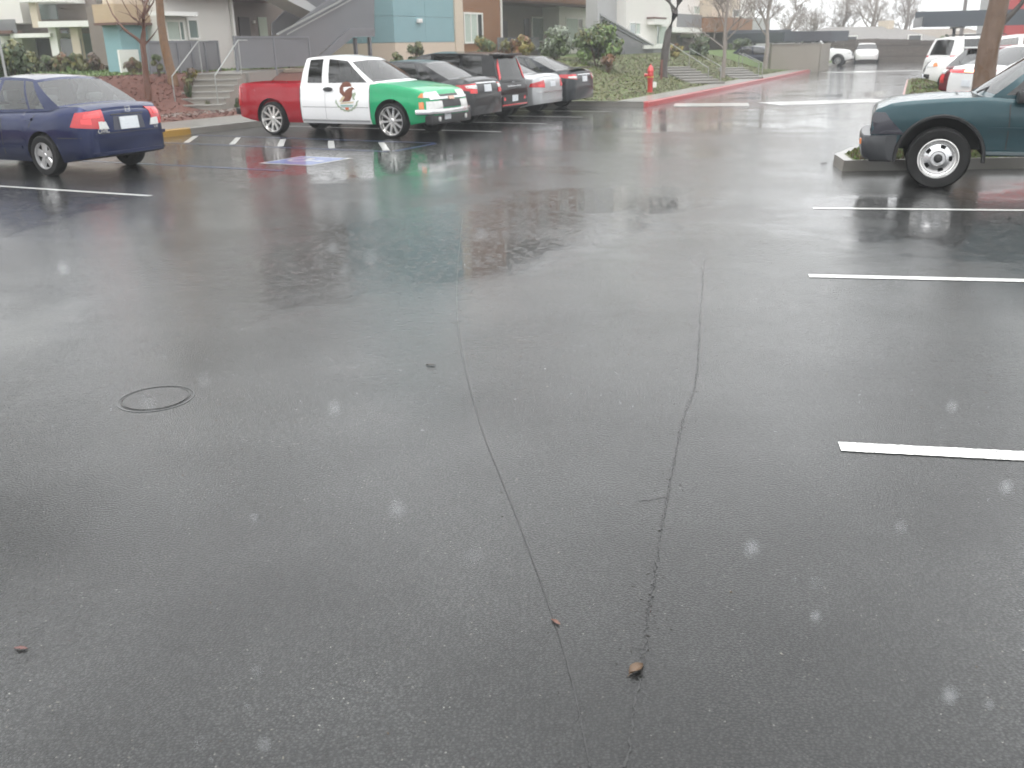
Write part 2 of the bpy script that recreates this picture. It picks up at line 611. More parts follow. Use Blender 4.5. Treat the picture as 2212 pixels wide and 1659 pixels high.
# stall lines on the left
def svl(s0, v0, s1, v1, w, m, n=20, z=0.004, name='stall_line'):
    return quad_strip(name, ribbon(SV(s0, v0), SV(s1, v1), n), w, z, m, asphalt, 0.002, 0.04)
svl(-9.85, 8.6, -16.2, 8.35, 0.10, M_WPAINT)
svl(-9.95, 11.3, -16.3, 11.15, 0.10, M_BPAINT)
svl(-9.95, 14.15, -16.3, 14.15, 0.10, M_BPAINT)
svl(-9.95, 15.75, -16.3, 15.75, 0.10, M_BPAINT)
svl(-9.9, 14.25, -9.9, 15.65, 0.12, M_BPAINT)
for k in range(5):
    s = -10.1 - k * 1.25
    svl(s, 14.3, s - 1.0, 15.55, 0.12, M_WPAINT, 8, name='hatch_stripe')
for v in (18.35, 20.6, 22.75, 24.8):
    svl(-9.9, v, -16.3, v, 0.10, M_WPAINT)
# wheelchair symbol painted in the empty stall
sy = []
def svq(s0, s1, v0, v1, z, m, name):
    return mesh_obj(name, [SV(s0, v0, z), SV(s1, v0, z), SV(s1, v1, z), SV(s0, v1, z)], [(0, 1, 2, 3)], m, asphalt)
svq(-11.03, -9.93, 11.95, 13.05, 0.004, M_WPAINT, 'symbol_border')
svq(-10.97, -9.99, 12.01, 12.99, 0.008, M_SPAINT, 'symbol_field')
def sv_poly(pts, name, m, z=0.012):
    c = SV(-10.48, 12.5, z)
    return mesh_obj(name, [c + SO * a * .74 + VV * b * .74 for a, b in pts], [tuple(range(len(pts)))], m, asphalt)
def arc(cx, cy, r0, r1, a0, a1, n=16):
    o = [(cx + r1 * math.cos(R(a0 + (a1 - a0) * i / n)), cy + r1 * math.sin(R(a0 + (a1 - a0) * i / n))) for i in range(n + 1)]
    return o + [(cx + r0 * math.cos(R(a1 - (a1 - a0) * i / n)), cy + r0 * math.sin(R(a1 - (a1 - a0) * i / n))) for i in range(n + 1)]
sv_poly(arc(-0.16, 0.05, 0.24, 0.33, 60, 330), 'wheel_mark', M_WPAINT)
sv_poly(arc(0.42, -0.05, 0.0, 0.10, 0, 360)[:17], 'head_mark', M_WPAINT)
sv_poly([(0.30, -0.11), (0.30, 0.0), (0.02, 0.05), (0.02, 0.30), (-0.36, 0.42), (-0.40, 0.33), (-0.06, 0.21), (-0.06, -0.05)], 'figure_mark', M_WPAINT)
# broad white bars across the road beyond
for (p, q, w) in (((5.03, 28.95), (7.15, 28.5), 1.5), ((7.75, 28.6), (11.5, 29.25), 1.6), ((18.3, 55.6), (20.9, 55.9), 2.0), ((21.2, 56.0), (24.0, 56.3), 2.0), ((24.4, 56.4), (28, 56.7), 2.0)):
    quad_strip('road_bar', ribbon(p, q, 12), w, 0.004, M_WPAINT, asphalt, 0.01, 0.03)
# seams and cracks
def pxg(pts):
    out = []
    for x, y in pts:
        r = ray(x, y)
        t = -CAM_H / r.z
        out.append(Vector((r.x * t, r.y * t, 0)))
    return out
def dens(pts, n):
    o = []
    for a, b in zip(pts, pts[1:]):
        o += [a.lerp(b, i / n) for i in range(n)]
    return o + [pts[-1]]
def smooth_pts(p, it=3):
    for _ in range(it):
        q = [p[0]]
        for a, b in zip(p, p[1:]): q += [a.lerp(b, 0.25), a.lerp(b, 0.75)]
        p = q + [p[-1]]
    return p
seam = smooth_pts(pxg([(1000, 470), (985, 600), (990, 730), (1010, 820), (1040, 930), (1085, 1040), (1140, 1180), (1190, 1320), (1235, 1460), (1275, 1659)]))
quad_strip('asphalt_seam', seam, 0.0032, 0.003, M_CRACK, asphalt, 0.0006, 0.35)
cr = pxg([(1520, 560), (1512, 700), (1508, 790), (1500, 840), (1478, 900), (1462, 960), (1448, 1050), (1428, 1140), (1418, 1230), (1400, 1320), (1392, 1400), (1384, 1450)])
quad_strip('asphalt_crack', dens(cr, 34), 0.0044, 0.003, M_CRACK, asphalt, 0.0085, 0.95)
cr2 = pxg([(1395, 1400), (1372, 1520), (1352, 1659)])
quad_strip('asphalt_crack', dens(cr2, 16), 0.004, 0.003, M_CRACK, asphalt, 0.006, 0.9)
for a in range(2):
    t = rnd.uniform(0.15, 0.95)
    k = dens(cr, 22)
    p = k[int(t * (len(k) - 1))]
    q = p + Vector((rnd.uniform(-0.12, 0.12), rnd.uniform(-0.05, 0.05), 0))
    quad_strip('asphalt_crack', dens([p, q], 7), 0.004, 0.003, M_CRACK, asphalt, 0.006, 0.8)

# ------------------------------------------------------------------ kerbs, walks, beds on the left
def patch(name, s0, s1, v0, v1, m, ds=0.5, dv=0.7, lift=0.0, fs0=None, parent=None):
    ns, nv = max(1, int(abs(s1 - s0) / ds)), max(1, int(abs(v1 - v0) / dv))
    vs, fs = [], []
    for j in range(nv + 1):
        v = v0 + (v1 - v0) * j / nv
        a = fs0(v) if fs0 else s0
        b_ = a + (s1 - s0) if (fs0 and s1 > -30) else s1
        for i in range(ns + 1):
            s = a + (b_ - a) * i / ns
            p = SV(s, v)
            e = 1e-3
            q = SV(s - e, min(max(v, -1e9), 1e9))
            p.z = max(terrain(q.x, q.y), 0.15) + lift
            vs.append(p)
    for j in range(nv):
        for i in range(ns):
            k = j * (ns + 1) + i
            fs.append((k, k + 1, k + ns + 2, k + ns + 1)[::-1] if s1 > s0 else (k, k + 1, k + ns + 2, k + ns + 1))
    o = mesh_obj(name, vs, fs, m, parent, smooth=50)
    return o if parent else tag(o, kind='structure')
def kerb_run(name, pts, side, m, w=0.15, h=0.15):
    # extruded kerb along world points; side=+1 puts the back of the kerb to the left of travel
    vs, fs = [], []
    for i, p in enumerate(pts):
        d = (pts[min(i + 1, len(pts) - 1)] - pts[max(i - 1, 0)]).normalized()
        nr = Vector((-d.y, d.x, 0)) * side
        for a, z in ((0.0, -0.02), (0.012, h - 0.02), (0.03, h), (w, h + 0.001), (w, -0.02)):
            vs.append(p + nr * a + Vector((0, 0, z)))
        if i:
            for j in range(4): fs.append(((i - 1) * 5 + j, i * 5 + j, i * 5 + j + 1, (i - 1) * 5 + j + 1))
    k = (len(pts) - 1) * 5
    fs += [(0, 1, 2, 3, 4), tuple(k + j for j in range(5))[::-1]]
    return tag(mesh_obj(name, vs, fs, m, smooth=30), kind='structure')
kerb_run('kerb', [SV(HEAD_S, v) for v in (-30, -10, 5, 14.9)], 1, M_KERB)
kerb_run('kerb_painted_yellow', [SV(HEAD_S, v) for v in (14.903, 15.4, 15.9)], 1, M_YEL)
kerb_run('kerb', [SV(HEAD_S, v) for v in (15.903, 20, END_V)], 1, M_KERB)
kerb_run('kerb', [SV(s, END_V) for s in (HEAD_S - 0.15, -14, -12, -10.4, -9.75)], 1, M_KERB)
redp = [SV(-9.75, END_V), SV(-9.63, END_V + 0.06), SV(-9.6, END_V + 0.25)] + [SV(road_s(v), v) for v in (28, 32, 38, 45, 52, 58.5)]
kerb_run('kerb_painted_red', redp, 1, M_RED)
kerb_run('kerb', [SV(road_s(v), v) for v in (58.503, 70, 110)], 1, M_KERB)
patch('sidewalk', HEAD_S - 0.15, -18.5, -30, END_V, M_CONC)
patch('mulch_bed', -18.5, -19.9, -30, END_V, M_MULCH)
patch('footpath', -19.9, -21.0, -30, END_V, M_CONC)
patch('mulch_bank', -21.0, -25.2, -30, END_V, M_MULCH)
patch('lawn', -25.2, -60, -60, END_V, M_LAWN, 1.0, 1.5)
patch('sidewalk', -0.15, -1.05, END_V, 110, M_CONC, 0.5, 1.0, fs0=lambda v: road_s(v) - 0.15)
patch('planted_slope', -1.05, -8.55, END_V, 56, M_COVER, 0.4, 0.6, fs0=lambda v: road_s(v) - 1.05)
patch('mulch_bed', -18, -27, END_V, 44, M_MULCH, 1.0, 1.0)
patch('lawn', -27, -80, END_V, 44, M_LAWN, 1.0, 1.5)
patch('lawn', -20, -80, 44, 110, M_LAWN, 1.0, 1.5, fs0=lambda v: road_s(v) - 8.55)
patch('planted_slope', -1.05, -8.55, 56, 110, M_LAWN, 0.8, 1.0, fs0=lambda v: road_s(v) - 1.05)
# expansion joints in the walks
M_JOINT = mat('joint', (0.05, 0.05, 0.045), 0.8)
for v in [x * 1.5 for x in range(4, 18)]:
    quad_strip('joint', [SV(HEAD_S - 0.16, v), SV(-18.5, v)], 0.012, 0.153, M_JOINT, bpy.data.objects['sidewalk'])

# ------------------------------------------------------------------ islands on the right
def island(pts, surface, m, label_m, h=0.15):
    P = [Vector((p[0], p[1], 0)) for p in pts]
    c = sum(P, Vector()) / len(P)
    n = len(P)
    vs, fs = [], []
    inner = [p + (c - p).normalized() * 0.16 for p in P]
    for p, q in zip(P, inner):
        vs += [p + Vector((0, 0, -0.02)), p + (c - p).normalized() * 0.02 + Vector((0, 0, h)), q + Vector((0, 0, h))]
    for i in range(n):
        a, b_ = 3 * i, 3 * ((i + 1) % n)
        fs += [(a, b_, b_ + 1, a + 1), (a + 1, b_ + 1, b_ + 2, a + 2)]
    k = tag(mesh_obj('island_kerb', vs, fs, label_m, smooth=30), kind='structure')
    tag(mesh_obj(surface, [q + Vector((0, 0, h - 0.004)) for q in inner], [tuple(range(n))], m), kind='structure')
    return k
M_IGRASS = mat('island_grass', (0.075, 0.085, 0.03), 0.9, var=0.5, vscale=8, bump=0.8, bscale=50)
ISL1 = [(4.72, 13.3), (8.0, 13.2), (12.5, 12.95), (12.9, 15.6), (6.2, 15.7), (5.4, 15.0), (4.85, 14.1)]
island(ISL1, 'island_lawn', M_IGRASS, M_KERB)
M_PINK = wet('faded_red_kerb', (0.42, 0.14, 0.11), var=0.25)
ISL2 = [(11.95, 29.2), (14.2, 28.6), (18.2, 27.6), (22, 34), (17.2, 41.0), (16.6, 40.3)]
island(ISL2, 'island_lawn', M_IGRASS, M_PINK)
# ------------------------------------------------------------------ vehicles
M_TYRE = mat('tyre_rubber', (0.016, 0.016, 0.016), 0.75, var=0.2, spec=0.25)
M_DARK = mat('dark_trim', (0.012, 0.012, 0.013), 0.5, coat=0.3, coat_rough=0.2)
M_UNDER = mat('underbody', (0.008, 0.008, 0.008), 0.9)
M_INT = mat('cabin_interior', (0.03, 0.03, 0.032), 0.8)
M_CHROME = mat('chrome', (0.62, 0.62, 0.63), 0.14, 1.0, var=0.04)
M_BRIGHT = mat('bright_wheel_chrome', (0.78, 0.77, 0.75), 0.22, 0.75, var=0.06)
M_ALLOY = mat('silver_alloy', (0.48, 0.48, 0.48), 0.32, 0.85, var=0.08)
M_GREYSEAT = mat('grey_seat_cloth', (0.22, 0.23, 0.23), 0.9)
M_LAMPRED = mat('red_lamp_lens', (0.48, 0.008, 0.014), 0.12, coat=1, var=0.25, vscale=14)
M_LAMPRED2 = mat('red_lamp_cell', (0.75, 0.03, 0.035), 0.12, coat=1, var=0.2, vscale=20)
M_LAMPCLR = mat('clear_lamp_lens', (0.62, 0.62, 0.60), 0.1, 0.3, coat=1, var=0.25, vscale=18)
M_LAMPAMB = mat('amber_lamp_lens', (0.72, 0.22, 0.05), 0.15, coat=1, var=0.2, vscale=18)
M_LIT = mat('lit_brake_lamp', (0.9, 0.02, 0.02), 0.3, emis=(1.0, 0.02, 0.03, 0.9))
M_LITHOT = mat('lit_brake_lamp_core', (1.0, 0.5, 0.35), 0.3, emis=(1.0, 0.30, 0.16, 5.0))
M_PLATE = mat('licence_plate', (0.70, 0.73, 0.76), 0.4, var=0.10, vscale=12)
M_GLASS = glass('car_glass', 0.30)
M_GLASSL = glass('light_car_glass', 0.55)
M_GLASSD = glass('tinted_car_glass', 0.10)

def smooth_tab(tab, h=0.05):
    lo, hi = tab[0][0], tab[-1][0]
    def f(x):
        k = min(h, (x - lo) / 2, (hi - x) / 2)
        if k < 1e-4: return lin(tab, x)
        return sum(lin(tab, x + j * k) for j in (-2, -1, 0, 1, 2)) / 5
    return f
PROF = [(0, .925), (.10, .965), (.22, .99), (.4, 1.0), (.62, .992), (.78, .975), (.88, .95), (.95, .915), (1.0, .86)]
TLEV = [0.0, .05, .14, .26, .38, .5, .62, .72, .8, .87, .93, .97, 1.0]

class Car:
    def __init__(self, name, label, loc, heading, sp, group=None, cat='car'):
        self.sp = sp
        self.root = empty(name, (loc[0], loc[1], 0), math.atan2(heading[1], heading[0]))
        tag(self.root, label, cat, group)
        self.verts, self.faces = [], []
        self.body()
        self.cabin()
        self.bvh = BVHTree.FromPolygons([tuple(v) for v in self.verts], self.faces)
        if not sp.get('no_wheels'): self.wheels()
    # ---- lower body: lofted sections with wheel arches
    def body(self):
        sp = self.sp
        L, zb0 = sp['L'], sp.get('zb', 0.2)
        top, plan = smooth_tab(sp['top']), smooth_tab(sp['plan'], 0.04)
        self.topf, self.planf = top, plan
        xr, xf, r, Ra = sp['xr'], sp['xf'], sp['r'], sp['arch']
        ends = sp.get('ends', (0.1, 0.08))
        def zbot(x):
            z = zb0
            if x < xr - Ra: z += ends[0] * min(1, (xr - Ra - x) / max(0.1, (xr - Ra + L / 2)))
            if x > xf + Ra: z += ends[1] * min(1, (x - xf - Ra) / max(0.1, (L / 2 - xf - Ra)))
            for a in (xr, xf):
                if abs(x - a) <= Ra: z = max(z, r + math.sqrt(max(0, Ra * Ra - (x - a) ** 2)))
            return z
        xs = set()
        k = -L / 2
        while k < L / 2: xs.add(round(k, 4)); k += 0.11
        for p in sp['top'] + sp['plan']: xs.add(round(p[0], 4))
        for q in (0.01, .03, .06, .1):
            xs.add(round(-L / 2 + q, 4)); xs.add(round(L / 2 - q, 4))
        for a in (xr, xf):
            for j in range(15): xs.add(round(a - Ra * math.cos(math.pi * j / 14), 4))
            xs.add(round(a - Ra - 0.0015, 4)); xs.add(round(a + Ra + 0.0015, 4))
        bed = sp.get('bed')
        if bed:
            for b_ in bed[:2]: xs.add(round(b_ - .003, 4)); xs.add(round(b_ + .003, 4))
        for c in sp.get('cuts', ()): xs.add(round(c, 4))
        xs.add(round(L / 2, 4)); xs.add(round(-L / 2, 4))
        xs = sorted(x for x in xs if -L / 2 - 1e-6 <= x <= L / 2 + 1e-6)
        xs = [x for i, x in enumerate(xs) if i == 0 or x - xs[i - 1] > 0.0008]
        crown = sp.get('crown', 0.035)
        prof = sp.get('prof', PROF)
        rings = []
        for x in xs:
            w, zt, zb = plan(x), top(x), zbot(x)
            zb = min(zb, zt - 0.04)
            h = [(0, zb), (.8 * w, zb)]
            for t in TLEV:
                z = zb + (zt - zb) * t
                g = (z - zb0) / max(0.05, zt - zb0)
                h.append((w * lin(prof, g), z))
            e = h[-1][0]
            if bed and bed[0] < x < bed[1]: h += [(e - .05, zt), (e - .06, bed[2]), (0, bed[2])]
            else: h += [(e * .82, zt + crown * .4), (e * .45, zt + crown * .82), (0, zt + crown)]
            ring = [(x, a, z) for a, z in h] + [(x, -a, z) for a, z in h[-2:0:-1]]
            rings.append(ring)
        n = len(rings[0])
        nh = len(TLEV) + 5
        V, F, K = [], [], []
        for g in rings: V += g
        cab = sp['cabin']
        cx0, cx1 = cab['side'][-1][0], cab['side'][0][0]
        for i in range(len(xs) - 1):
            xm = (xs[i] + xs[i + 1]) / 2
            for j in range(n):
                f = (i * n + j, i * n + (j + 1) % n, (i + 1) * n + (j + 1) % n, (i + 1) * n + j)
                jj = j if j < nh - 1 else n - 1 - j
                zm = sum(V[q][2] for q in f) / 4
                if jj <= 0 or (jj == 1 and zm < zb0 + 0.9): key = 'underbody'
                elif jj >= nh - 4:
                    if cx0 + .04 < xm < cx1 - .1: key = 'cabin_floor'
                    elif xm >= cx1 - .1: key = 'hood'
                    elif bed: key = 'cargo_bed'
                    else: key = 'trunk_lid'
                elif xm > L / 2 - .3 and zm < sp.get('bump_z', .56): key = 'front_bumper'
                elif xm < -L / 2 + .3 and zm < sp.get('bump_z', .56) + (.04 if sp.get('bump_z', .56) else 0): key = 'rear_bumper'
                else: key = 'body'
                F.append(f); K.append(key)
        F.append(tuple(range(n))[::-1]); K.append('rear_bumper' if sp.get('bump_z', .56) else 'rear_panel')
        F.append(tuple((len(xs) - 1) * n + j for j in range(n))); K.append('front_bumper' if sp.get('bump_z', .56) else 'front_panel')
        sp_fn = sp.get('split')
        mats = sp['mats']
        groups = {}
        for f, k in zip(F, K):
            if sp_fn and k not in ('underbody', 'cabin_floor'):
                c = [sum(V[q][d] for q in f) / len(f) for d in range(3)]
                k = sp_fn(k, *c)
            groups.setdefault(k, []).append(f)
        for k, fs in groups.items():
            used = sorted({q for f in fs for q in f})
            mp = {q: i for i, q in enumerate(used)}
            m = M_UNDER if k == 'underbody' else M_INT if k == 'cabin_floor' else mats.get(k, mats['body'])
            mesh_obj(k, [V[q] for q in used], [tuple(mp[q] for q in f) for f in fs], m, self.root, smooth=38)
        self.verts += V
        self.faces += F
        MB().box((-L / 2 + .35, -sp['W'] / 2 + .36, zb0 + .04), (L / 2 - .35, sp['W'] / 2 - .36, zb0 + .5)).build('chassis', M_UNDER, self.root)
    # ---- greenhouse: pillars, roof, panes
    def cabin(self):
        sp = self.sp
        cab = sp['cabin']
        side, kinds = cab['side'], cab['kinds']
        yt, bf, br = cab['yt'], cab.get('bow_f', .13), cab.get('bow_r', .08)
        drop = cab.get('drop', .012)
        NW = 8
        ROWS = [0, .08, .3, .55, .78, .915, 1.0]
        def ytf(i):
            return yt[i] if isinstance(yt, (list, tuple)) else yt
        def yb(x): return self.planf(x) * cab.get('yb', .875)
        per = []   # perimeter of (bottom, top, kind of segment to next, name)
        N = len(side)
        for sgn in (1,):
            for i, (xb, xt, zt) in enumerate(side):
                per.append((Vector((xb, yb(xb), self.topf(xb) - drop)), Vector((xt, ytf(i), zt))))
        L_side = per
        def mir(p): return Vector((p.x, -p.y, p.z))
        # rear row from left last to right last, front row from right first to left first
        def bowrow(i, amt, sgn):
            b_, t_ = L_side[i]
            out = []
            for k in range(NW + 1):
                u = 1 - 2 * k / NW
                a = 1 - u * u
                out.append((Vector((b_.x + sgn * amt * a, b_.y * u, b_.z + .03 * a)), Vector((t_.x + sgn * amt * .6 * a, t_.y * u, t_.z + cab.get('crown', .035) * a))))
            return out
        rear = bowrow(N - 1, br, -1)
        front = bowrow(0, bf, 1)[::-1]
        ring = L_side + rear[1:-1] + [(mir(b_), mir(t_)) for b_, t_ in L_side[::-1]] + front[1:-1]
        n = len(ring)
        V, faces = [], {}
        bulge = cab.get('bulge', .035)
        for t in ROWS:
            for b_, t_ in ring:
                p = b_.lerp(t_, t)
                sg = 1 if b_.y > 0 else -1
                p.y += sg * bulge * math.sin(math.pi * t) * min(1, abs(b_.y) / max(.01, abs(L_side[0][0].y)))
                V.append(p)
        wi = 0
        for j in range(n):
            if j < N - 1: kd, nm = kinds[j], 'side_window_%d' % j
            elif j < N - 1 + NW: kd, nm = cab.get('rear', 'g'), 'rear_window'
            elif j < 2 * N - 2 + NW: kd, nm = kinds[2 * N - 3 + NW - j], 'side_window_r%d' % j
            else: kd, nm = 'g', 'windscreen'
            for r_ in range(len(ROWS) - 1):
                f = (r_ * n + j, r_ * n + (j + 1) % n, (r_ + 1) * n + (j + 1) % n, (r_ + 1) * n + j)
                lo, hi = 1, len(ROWS) - 3
                g = kd == 'g' and (lo <= r_ <= hi or (nm in ('windscreen', 'rear_window') and r_ == len(ROWS) - 2) and False)
                if nm == 'windscreen' and kd == 'g' and r_ == len(ROWS) - 2: g = False
                if nm == 'rear_window' and cab.get('rear_edge') and (j - (N - 1) < 1 or j - (N - 1) >= NW - 1): g = False
                faces.setdefault(nm if g else 'pillars', []).append(f)
        # roof
        top0 = (len(ROWS) - 1) * n
        def topv(j): return top0 + j % n
        rows = []
        for i in range(N):
            l_, r_ = topv(i), topv(2 * N - 2 + NW - i)
            if i == 0: row = [topv(0)] + [topv(n - 1 - k) for k in range(NW - 1)] + [topv(2 * N - 2 + NW)]
            elif i == N - 1: row = [topv(N - 1 + k) for k in range(NW + 1)]
            else:
                row = [l_]
                a, b_ = V[l_], V[r_]
                for k in range(1, NW):
                    u = 1 - 2 * k / NW
                    p = a.lerp(b_, k / NW)
                    p.z += cab.get('crown', .035) * (1 - u * u)
                    V.append(p)
                    row.append(len(V) - 1)
                row.append(r_)
            rows.append(row)
        for a, b_ in zip(rows, rows[1:]):
            for k in range(NW):
                faces.setdefault('roof', []).append((a[k], a[k + 1], b_[k + 1], b_[k]))
        mats = sp['mats']
        base = len(self.verts)
        self.cabV = V
        for k, fs in faces.items():
            used = sorted({q for f in fs for q in f})
            mp = {q: i for i, q in enumerate(used)}
            nm = 'side_window' if k.startswith('side_window') else k
            if nm in ('side_window', 'rear_window', 'windscreen'): m = mats.get(nm, mats.get('glass', M_GLASS))
            else: m = mats.get(nm, mats.get('cab', mats['body']))
            o = mesh_obj(nm, [V[q] for q in used], [tuple(mp[q] for q in f) for f in fs], m, self.root, smooth=50)
            self.faces += [tuple(q + base for q in f) for f in fs]
        self.verts += [tuple(p) for p in V]
        if sp.get('seats', True):
            for sx in sp.get('seat_x', (.05, -.85)):
                for sy in ((-.36, .36) if sx == sp.get('seat_x', (.05, -.85))[0] else (-.42, .42)):
                    b_ = MB().box((sx - .09, sy - .2, .6), (sx + .05, sy + .2, 1.02), bev=.04)
                    b_.box((sx - .12, sy - .13, 1.06), (sx - .02, sy + .13, 1.24 if sx > -.5 else 1.17), bev=.04)
                    b_.box((sx - .09, sy - .05, 1.0), (sx - .05, sy + .05, 1.08))
                    b_.build('seat', mats.get('seat', M_GREYSEAT), self.root, 40)
    # ---- projected pieces
    def _grid(self, name, f, nu, nv, off, m, parent=None, thick=.012):
        pts, nrm = [], []
        for j in range(nv + 1):
            for i in range(nu + 1):
                o, d = f(i / nu, j / nv)
                h = self.bvh.ray_cast(o, d)
                if h[0] is None: return None
                nn = h[1] if h[1].dot(d) < 0 else -h[1]
                pts.append(h[0]); nrm.append(nn)
        W = nu + 1
        V = [p + q * off for p, q in zip(pts, nrm)]
        F = [(j * W + i, j * W + i + 1, (j + 1) * W + i + 1, (j + 1) * W + i) for j in range(nv) for i in range(nu)]
        edge = [i for i in range(W)] + [j * W + nu for j in range(1, nv + 1)] + [nv * W + i for i in range(nu - 1, -1, -1)] + [j * W for j in range(nv - 1, 0, -1)]
        k = len(V)
        V += [pts[i] - nrm[i] * thick for i in edge]
        for a in range(len(edge)):
            b_ = (a + 1) % len(edge)
            F.append((edge[b_], edge[a], k + a, k + b_))
        return mesh_obj(name, V, F, m, parent or self.root, smooth=45)
    @staticmethod
    def _bil(c, u, v):
        a = [c[0][k] * (1 - u) + c[1][k] * u for k in (0, 1)]
        b_ = [c[3][k] * (1 - u) + c[2][k] * u for k in (0, 1)]
        return [a[k] * (1 - v) + b_[k] * v for k in (0, 1)]
    def side(self, name, sgn, corners, m, off=.004, nu=4, nv=3, parent=None):
        def f(u, v):
            x, z = self._bil(corners, u, v)
            return Vector((x, sgn * 3, z)), Vector((0, -sgn, 0))
        return self._grid(name, f, nu, nv, off, m, parent)
    def end(self, name, sgn, corners, m, off=.004, nu=4, nv=3, parent=None):
        def f(u, v):
            y, z = self._bil(corners, u, v)
            return Vector((sgn * 6, y, z)), Vector((-sgn, 0, 0))
        return self._grid(name, f, nu, nv, off, m, parent)
    def cyl(self, name, ax, corners, m, off=.005, nu=8, nv=3, parent=None):
        # corners (angle in degrees from +x towards +y, z), cast towards the vertical axis at x = ax
        def f(u, v):
            a, z = self._bil(corners, u, v)
            d = Vector((math.cos(R(a)), math.sin(R(a)), 0))
            return Vector((ax, 0, z)) + d * 5, -d
        return self._grid(name, f, nu, nv, off, m, parent)
    def poly(self, name, sgn, pts, m, off=.004, parent=None):
        # flat decal on a side, (x, z) outline
        V = []
        for x, z in pts:
            h = self.bvh.ray_cast(Vector((x, sgn * 3, z)), Vector((0, -sgn, 0)))
            if h[0] is None: return None
            V.append(Vector((h[0].x, h[0].y + sgn * off, h[0].z)))
        c = sum(V, Vector()) / len(V)
        n = len(V)
        return mesh_obj(name, V + [c], [(i, (i + 1) % n, n) for i in range(n)], m, parent or self.root)
    def seam(self, sgn, pts, w=.014, m=None, name='door_seam'):
        for (x0, z0), (x1, z1) in zip(pts, pts[1:]):
            if abs(x1 - x0) < abs(z1 - z0): c = [(x0 - w / 2, z0), (x0 + w / 2, z0), (x1 + w / 2, z1), (x1 - w / 2, z1)]
            else: c = [(x0, z0 - w / 2), (x1, z1 - w / 2), (x1, z1 + w / 2), (x0, z0 + w / 2)]
            self.side(name, sgn, c, m or M_DARK, .0025, 6, 6)
    # ---- wheels
    def wheels(self):
        sp = self.sp
        w = sp.get('tw', .2)
        for x in (sp['xr'], sp['xf']):
            for sg in (1, -1):
                y = sg * (sp['track'] / 2)
                t, = [self.make_wheel(sp['r'], sp['rim'], w, sg, sp.get('rim_style', 'five'))]
                t.parent = self.root
                t.location = (x, y, sp['r'] - .004)
    def make_wheel(self, r, rr, w, sg, style):
        h = w / 2
        prof = [(rr * .97, -h * .9), (rr * 1.02, -h), (r * .93, -h), (r * .985, -h * .82), (r, -h * .5), (r, h * .5), (r * .985, h * .82), (r * .93, h), (rr * 1.05, h), (rr * .99, h * .92)]
        b_ = MB().lathe([(a, q * sg) for a, q in prof], 36, 'y')
        b_.lathe([(rr * .98, sg * h * .5), (rr * .98, sg * h * -.1), (0.001, sg * h * -.1)], 24, 'y', mi=1)
        for k in range(36):                       # tread blocks
            a = 2 * math.pi * (k + .5) / 36
            c, s = math.cos(a), math.sin(a)
            q = [Vector((c * r * 1.004 + s * t, y_, s * r * 1.004 - c * t)) for t, y_ in ((-.02, -h * .5), (.02, -h * .5), (.02, h * .5), (-.02, h * .5))]
            b_.add(q, [(0, 1, 2, 3)])
        t = b_.build('tyre', [M_TYRE, M_UNDER], None, 40)
        g = MB()
        face = h * .72 * sg
        def lip(d): g.lathe([(rr * 1.0, sg * h * .99), (rr * .955, sg * h * .99), (rr * .90, face * d), (rr * .87, face * d)], 36, 'y')
        def spoke(a, w0, w1, r0, r1, y0, y1, th=.02):
            c, s = math.cos(a), math.sin(a)
            def P(rad, t, y): return (c * rad - s * t, y, s * rad + c * t)
            v = []
            for rad, ww, y in ((r0, w0, y0), (r1, w1, y1)):
                v += [P(rad, -ww, y), P(rad, ww, y), P(rad, ww * .7, y + sg * th), P(rad, -ww * .7, y + sg * th)]
            g.add(v, [(0, 1, 2, 3), (4, 7, 6, 5), (0, 4, 5, 1), (1, 5, 6, 2), (2, 6, 7, 3), (3, 7, 4, 0)])
        def hub(rad, y): g.lathe([(rad, y), (rad, y + sg * .02), (rad * .7, y + sg * .035), (0.001, y + sg * .037)], 16, 'y')
        m = M_ALLOY
        if style == 'five':
            lip(.8)
            for k in range(5): spoke(2 * math.pi * k / 5 + .3, .05, .062, rr * .12, rr * .93, face * .75, face * .75)
            hub(rr * .24, face * .7)
        elif style == 'multi':
            lip(.5)
            for k in range(10): spoke(2 * math.pi * k / 10 + .1, .024, .036, rr * .15, rr * .93, face * .6, face * .5, .03)
            hub(rr * .22, face * .65)
            m = M_BRIGHT
        elif style == 'steel':
            g.lathe([(rr * 1.0, sg * h * .99), (rr * .95, sg * h * 1.0), (rr * .93, sg * h * .9), (rr * .86, face * .95), (rr * .82, face * .9), (rr * .78, face * .35)], 40, 'y')
            lipm = g
            lipm.build('rim', M_BRIGHT, t, 35)
            g = MB()
            # pressed disc with five slots
            for k in range(5):
                a0 = 2 * math.pi * k / 5
                for q in range(6):
                    a = a0 + (q + .5) / 6 * 2 * math.pi / 5
                    da = math.pi / 5 / 6
                    r0, r1 = (rr * .38, rr * .80)
                    slot = q in (2, 3)
                    for (p0, p1, y0, y1) in (((r0, r1, face * .85, face * .4),) if not slot else ((r0, rr * .52, face * .85, face * .7), (rr * .70, r1, face * .5, face * .4))):
                        v = [(p0 * math.cos(a - da), y0, p0 * math.sin(a - da)), (p0 * math.cos(a + da), y0, p0 * math.sin(a + da)), (p1 * math.cos(a + da), y1, p1 * math.sin(a + da)), (p1 * math.cos(a - da), y1, p1 * math.sin(a - da))]
                        g.add(v, [(0, 1, 2, 3)])
            g.lathe([(rr * .38, face * .85), (rr * .34, face * .98), (rr * .22, face * 1.0), (rr * .20, face * .8)], 6 * 4, 'y')
            o = g.build('wheel_disc', M_CHROME, t, 35)
            hb = MB().lathe([(rr * .20, face * .7), (rr * .19, face * 1.35), (rr * .12, face * 1.42), (.001, face * 1.42)], 6, 'y')
            hb.build('hub_cap', M_DARK, t, 20)
            return t
        else:
            lip(.8)
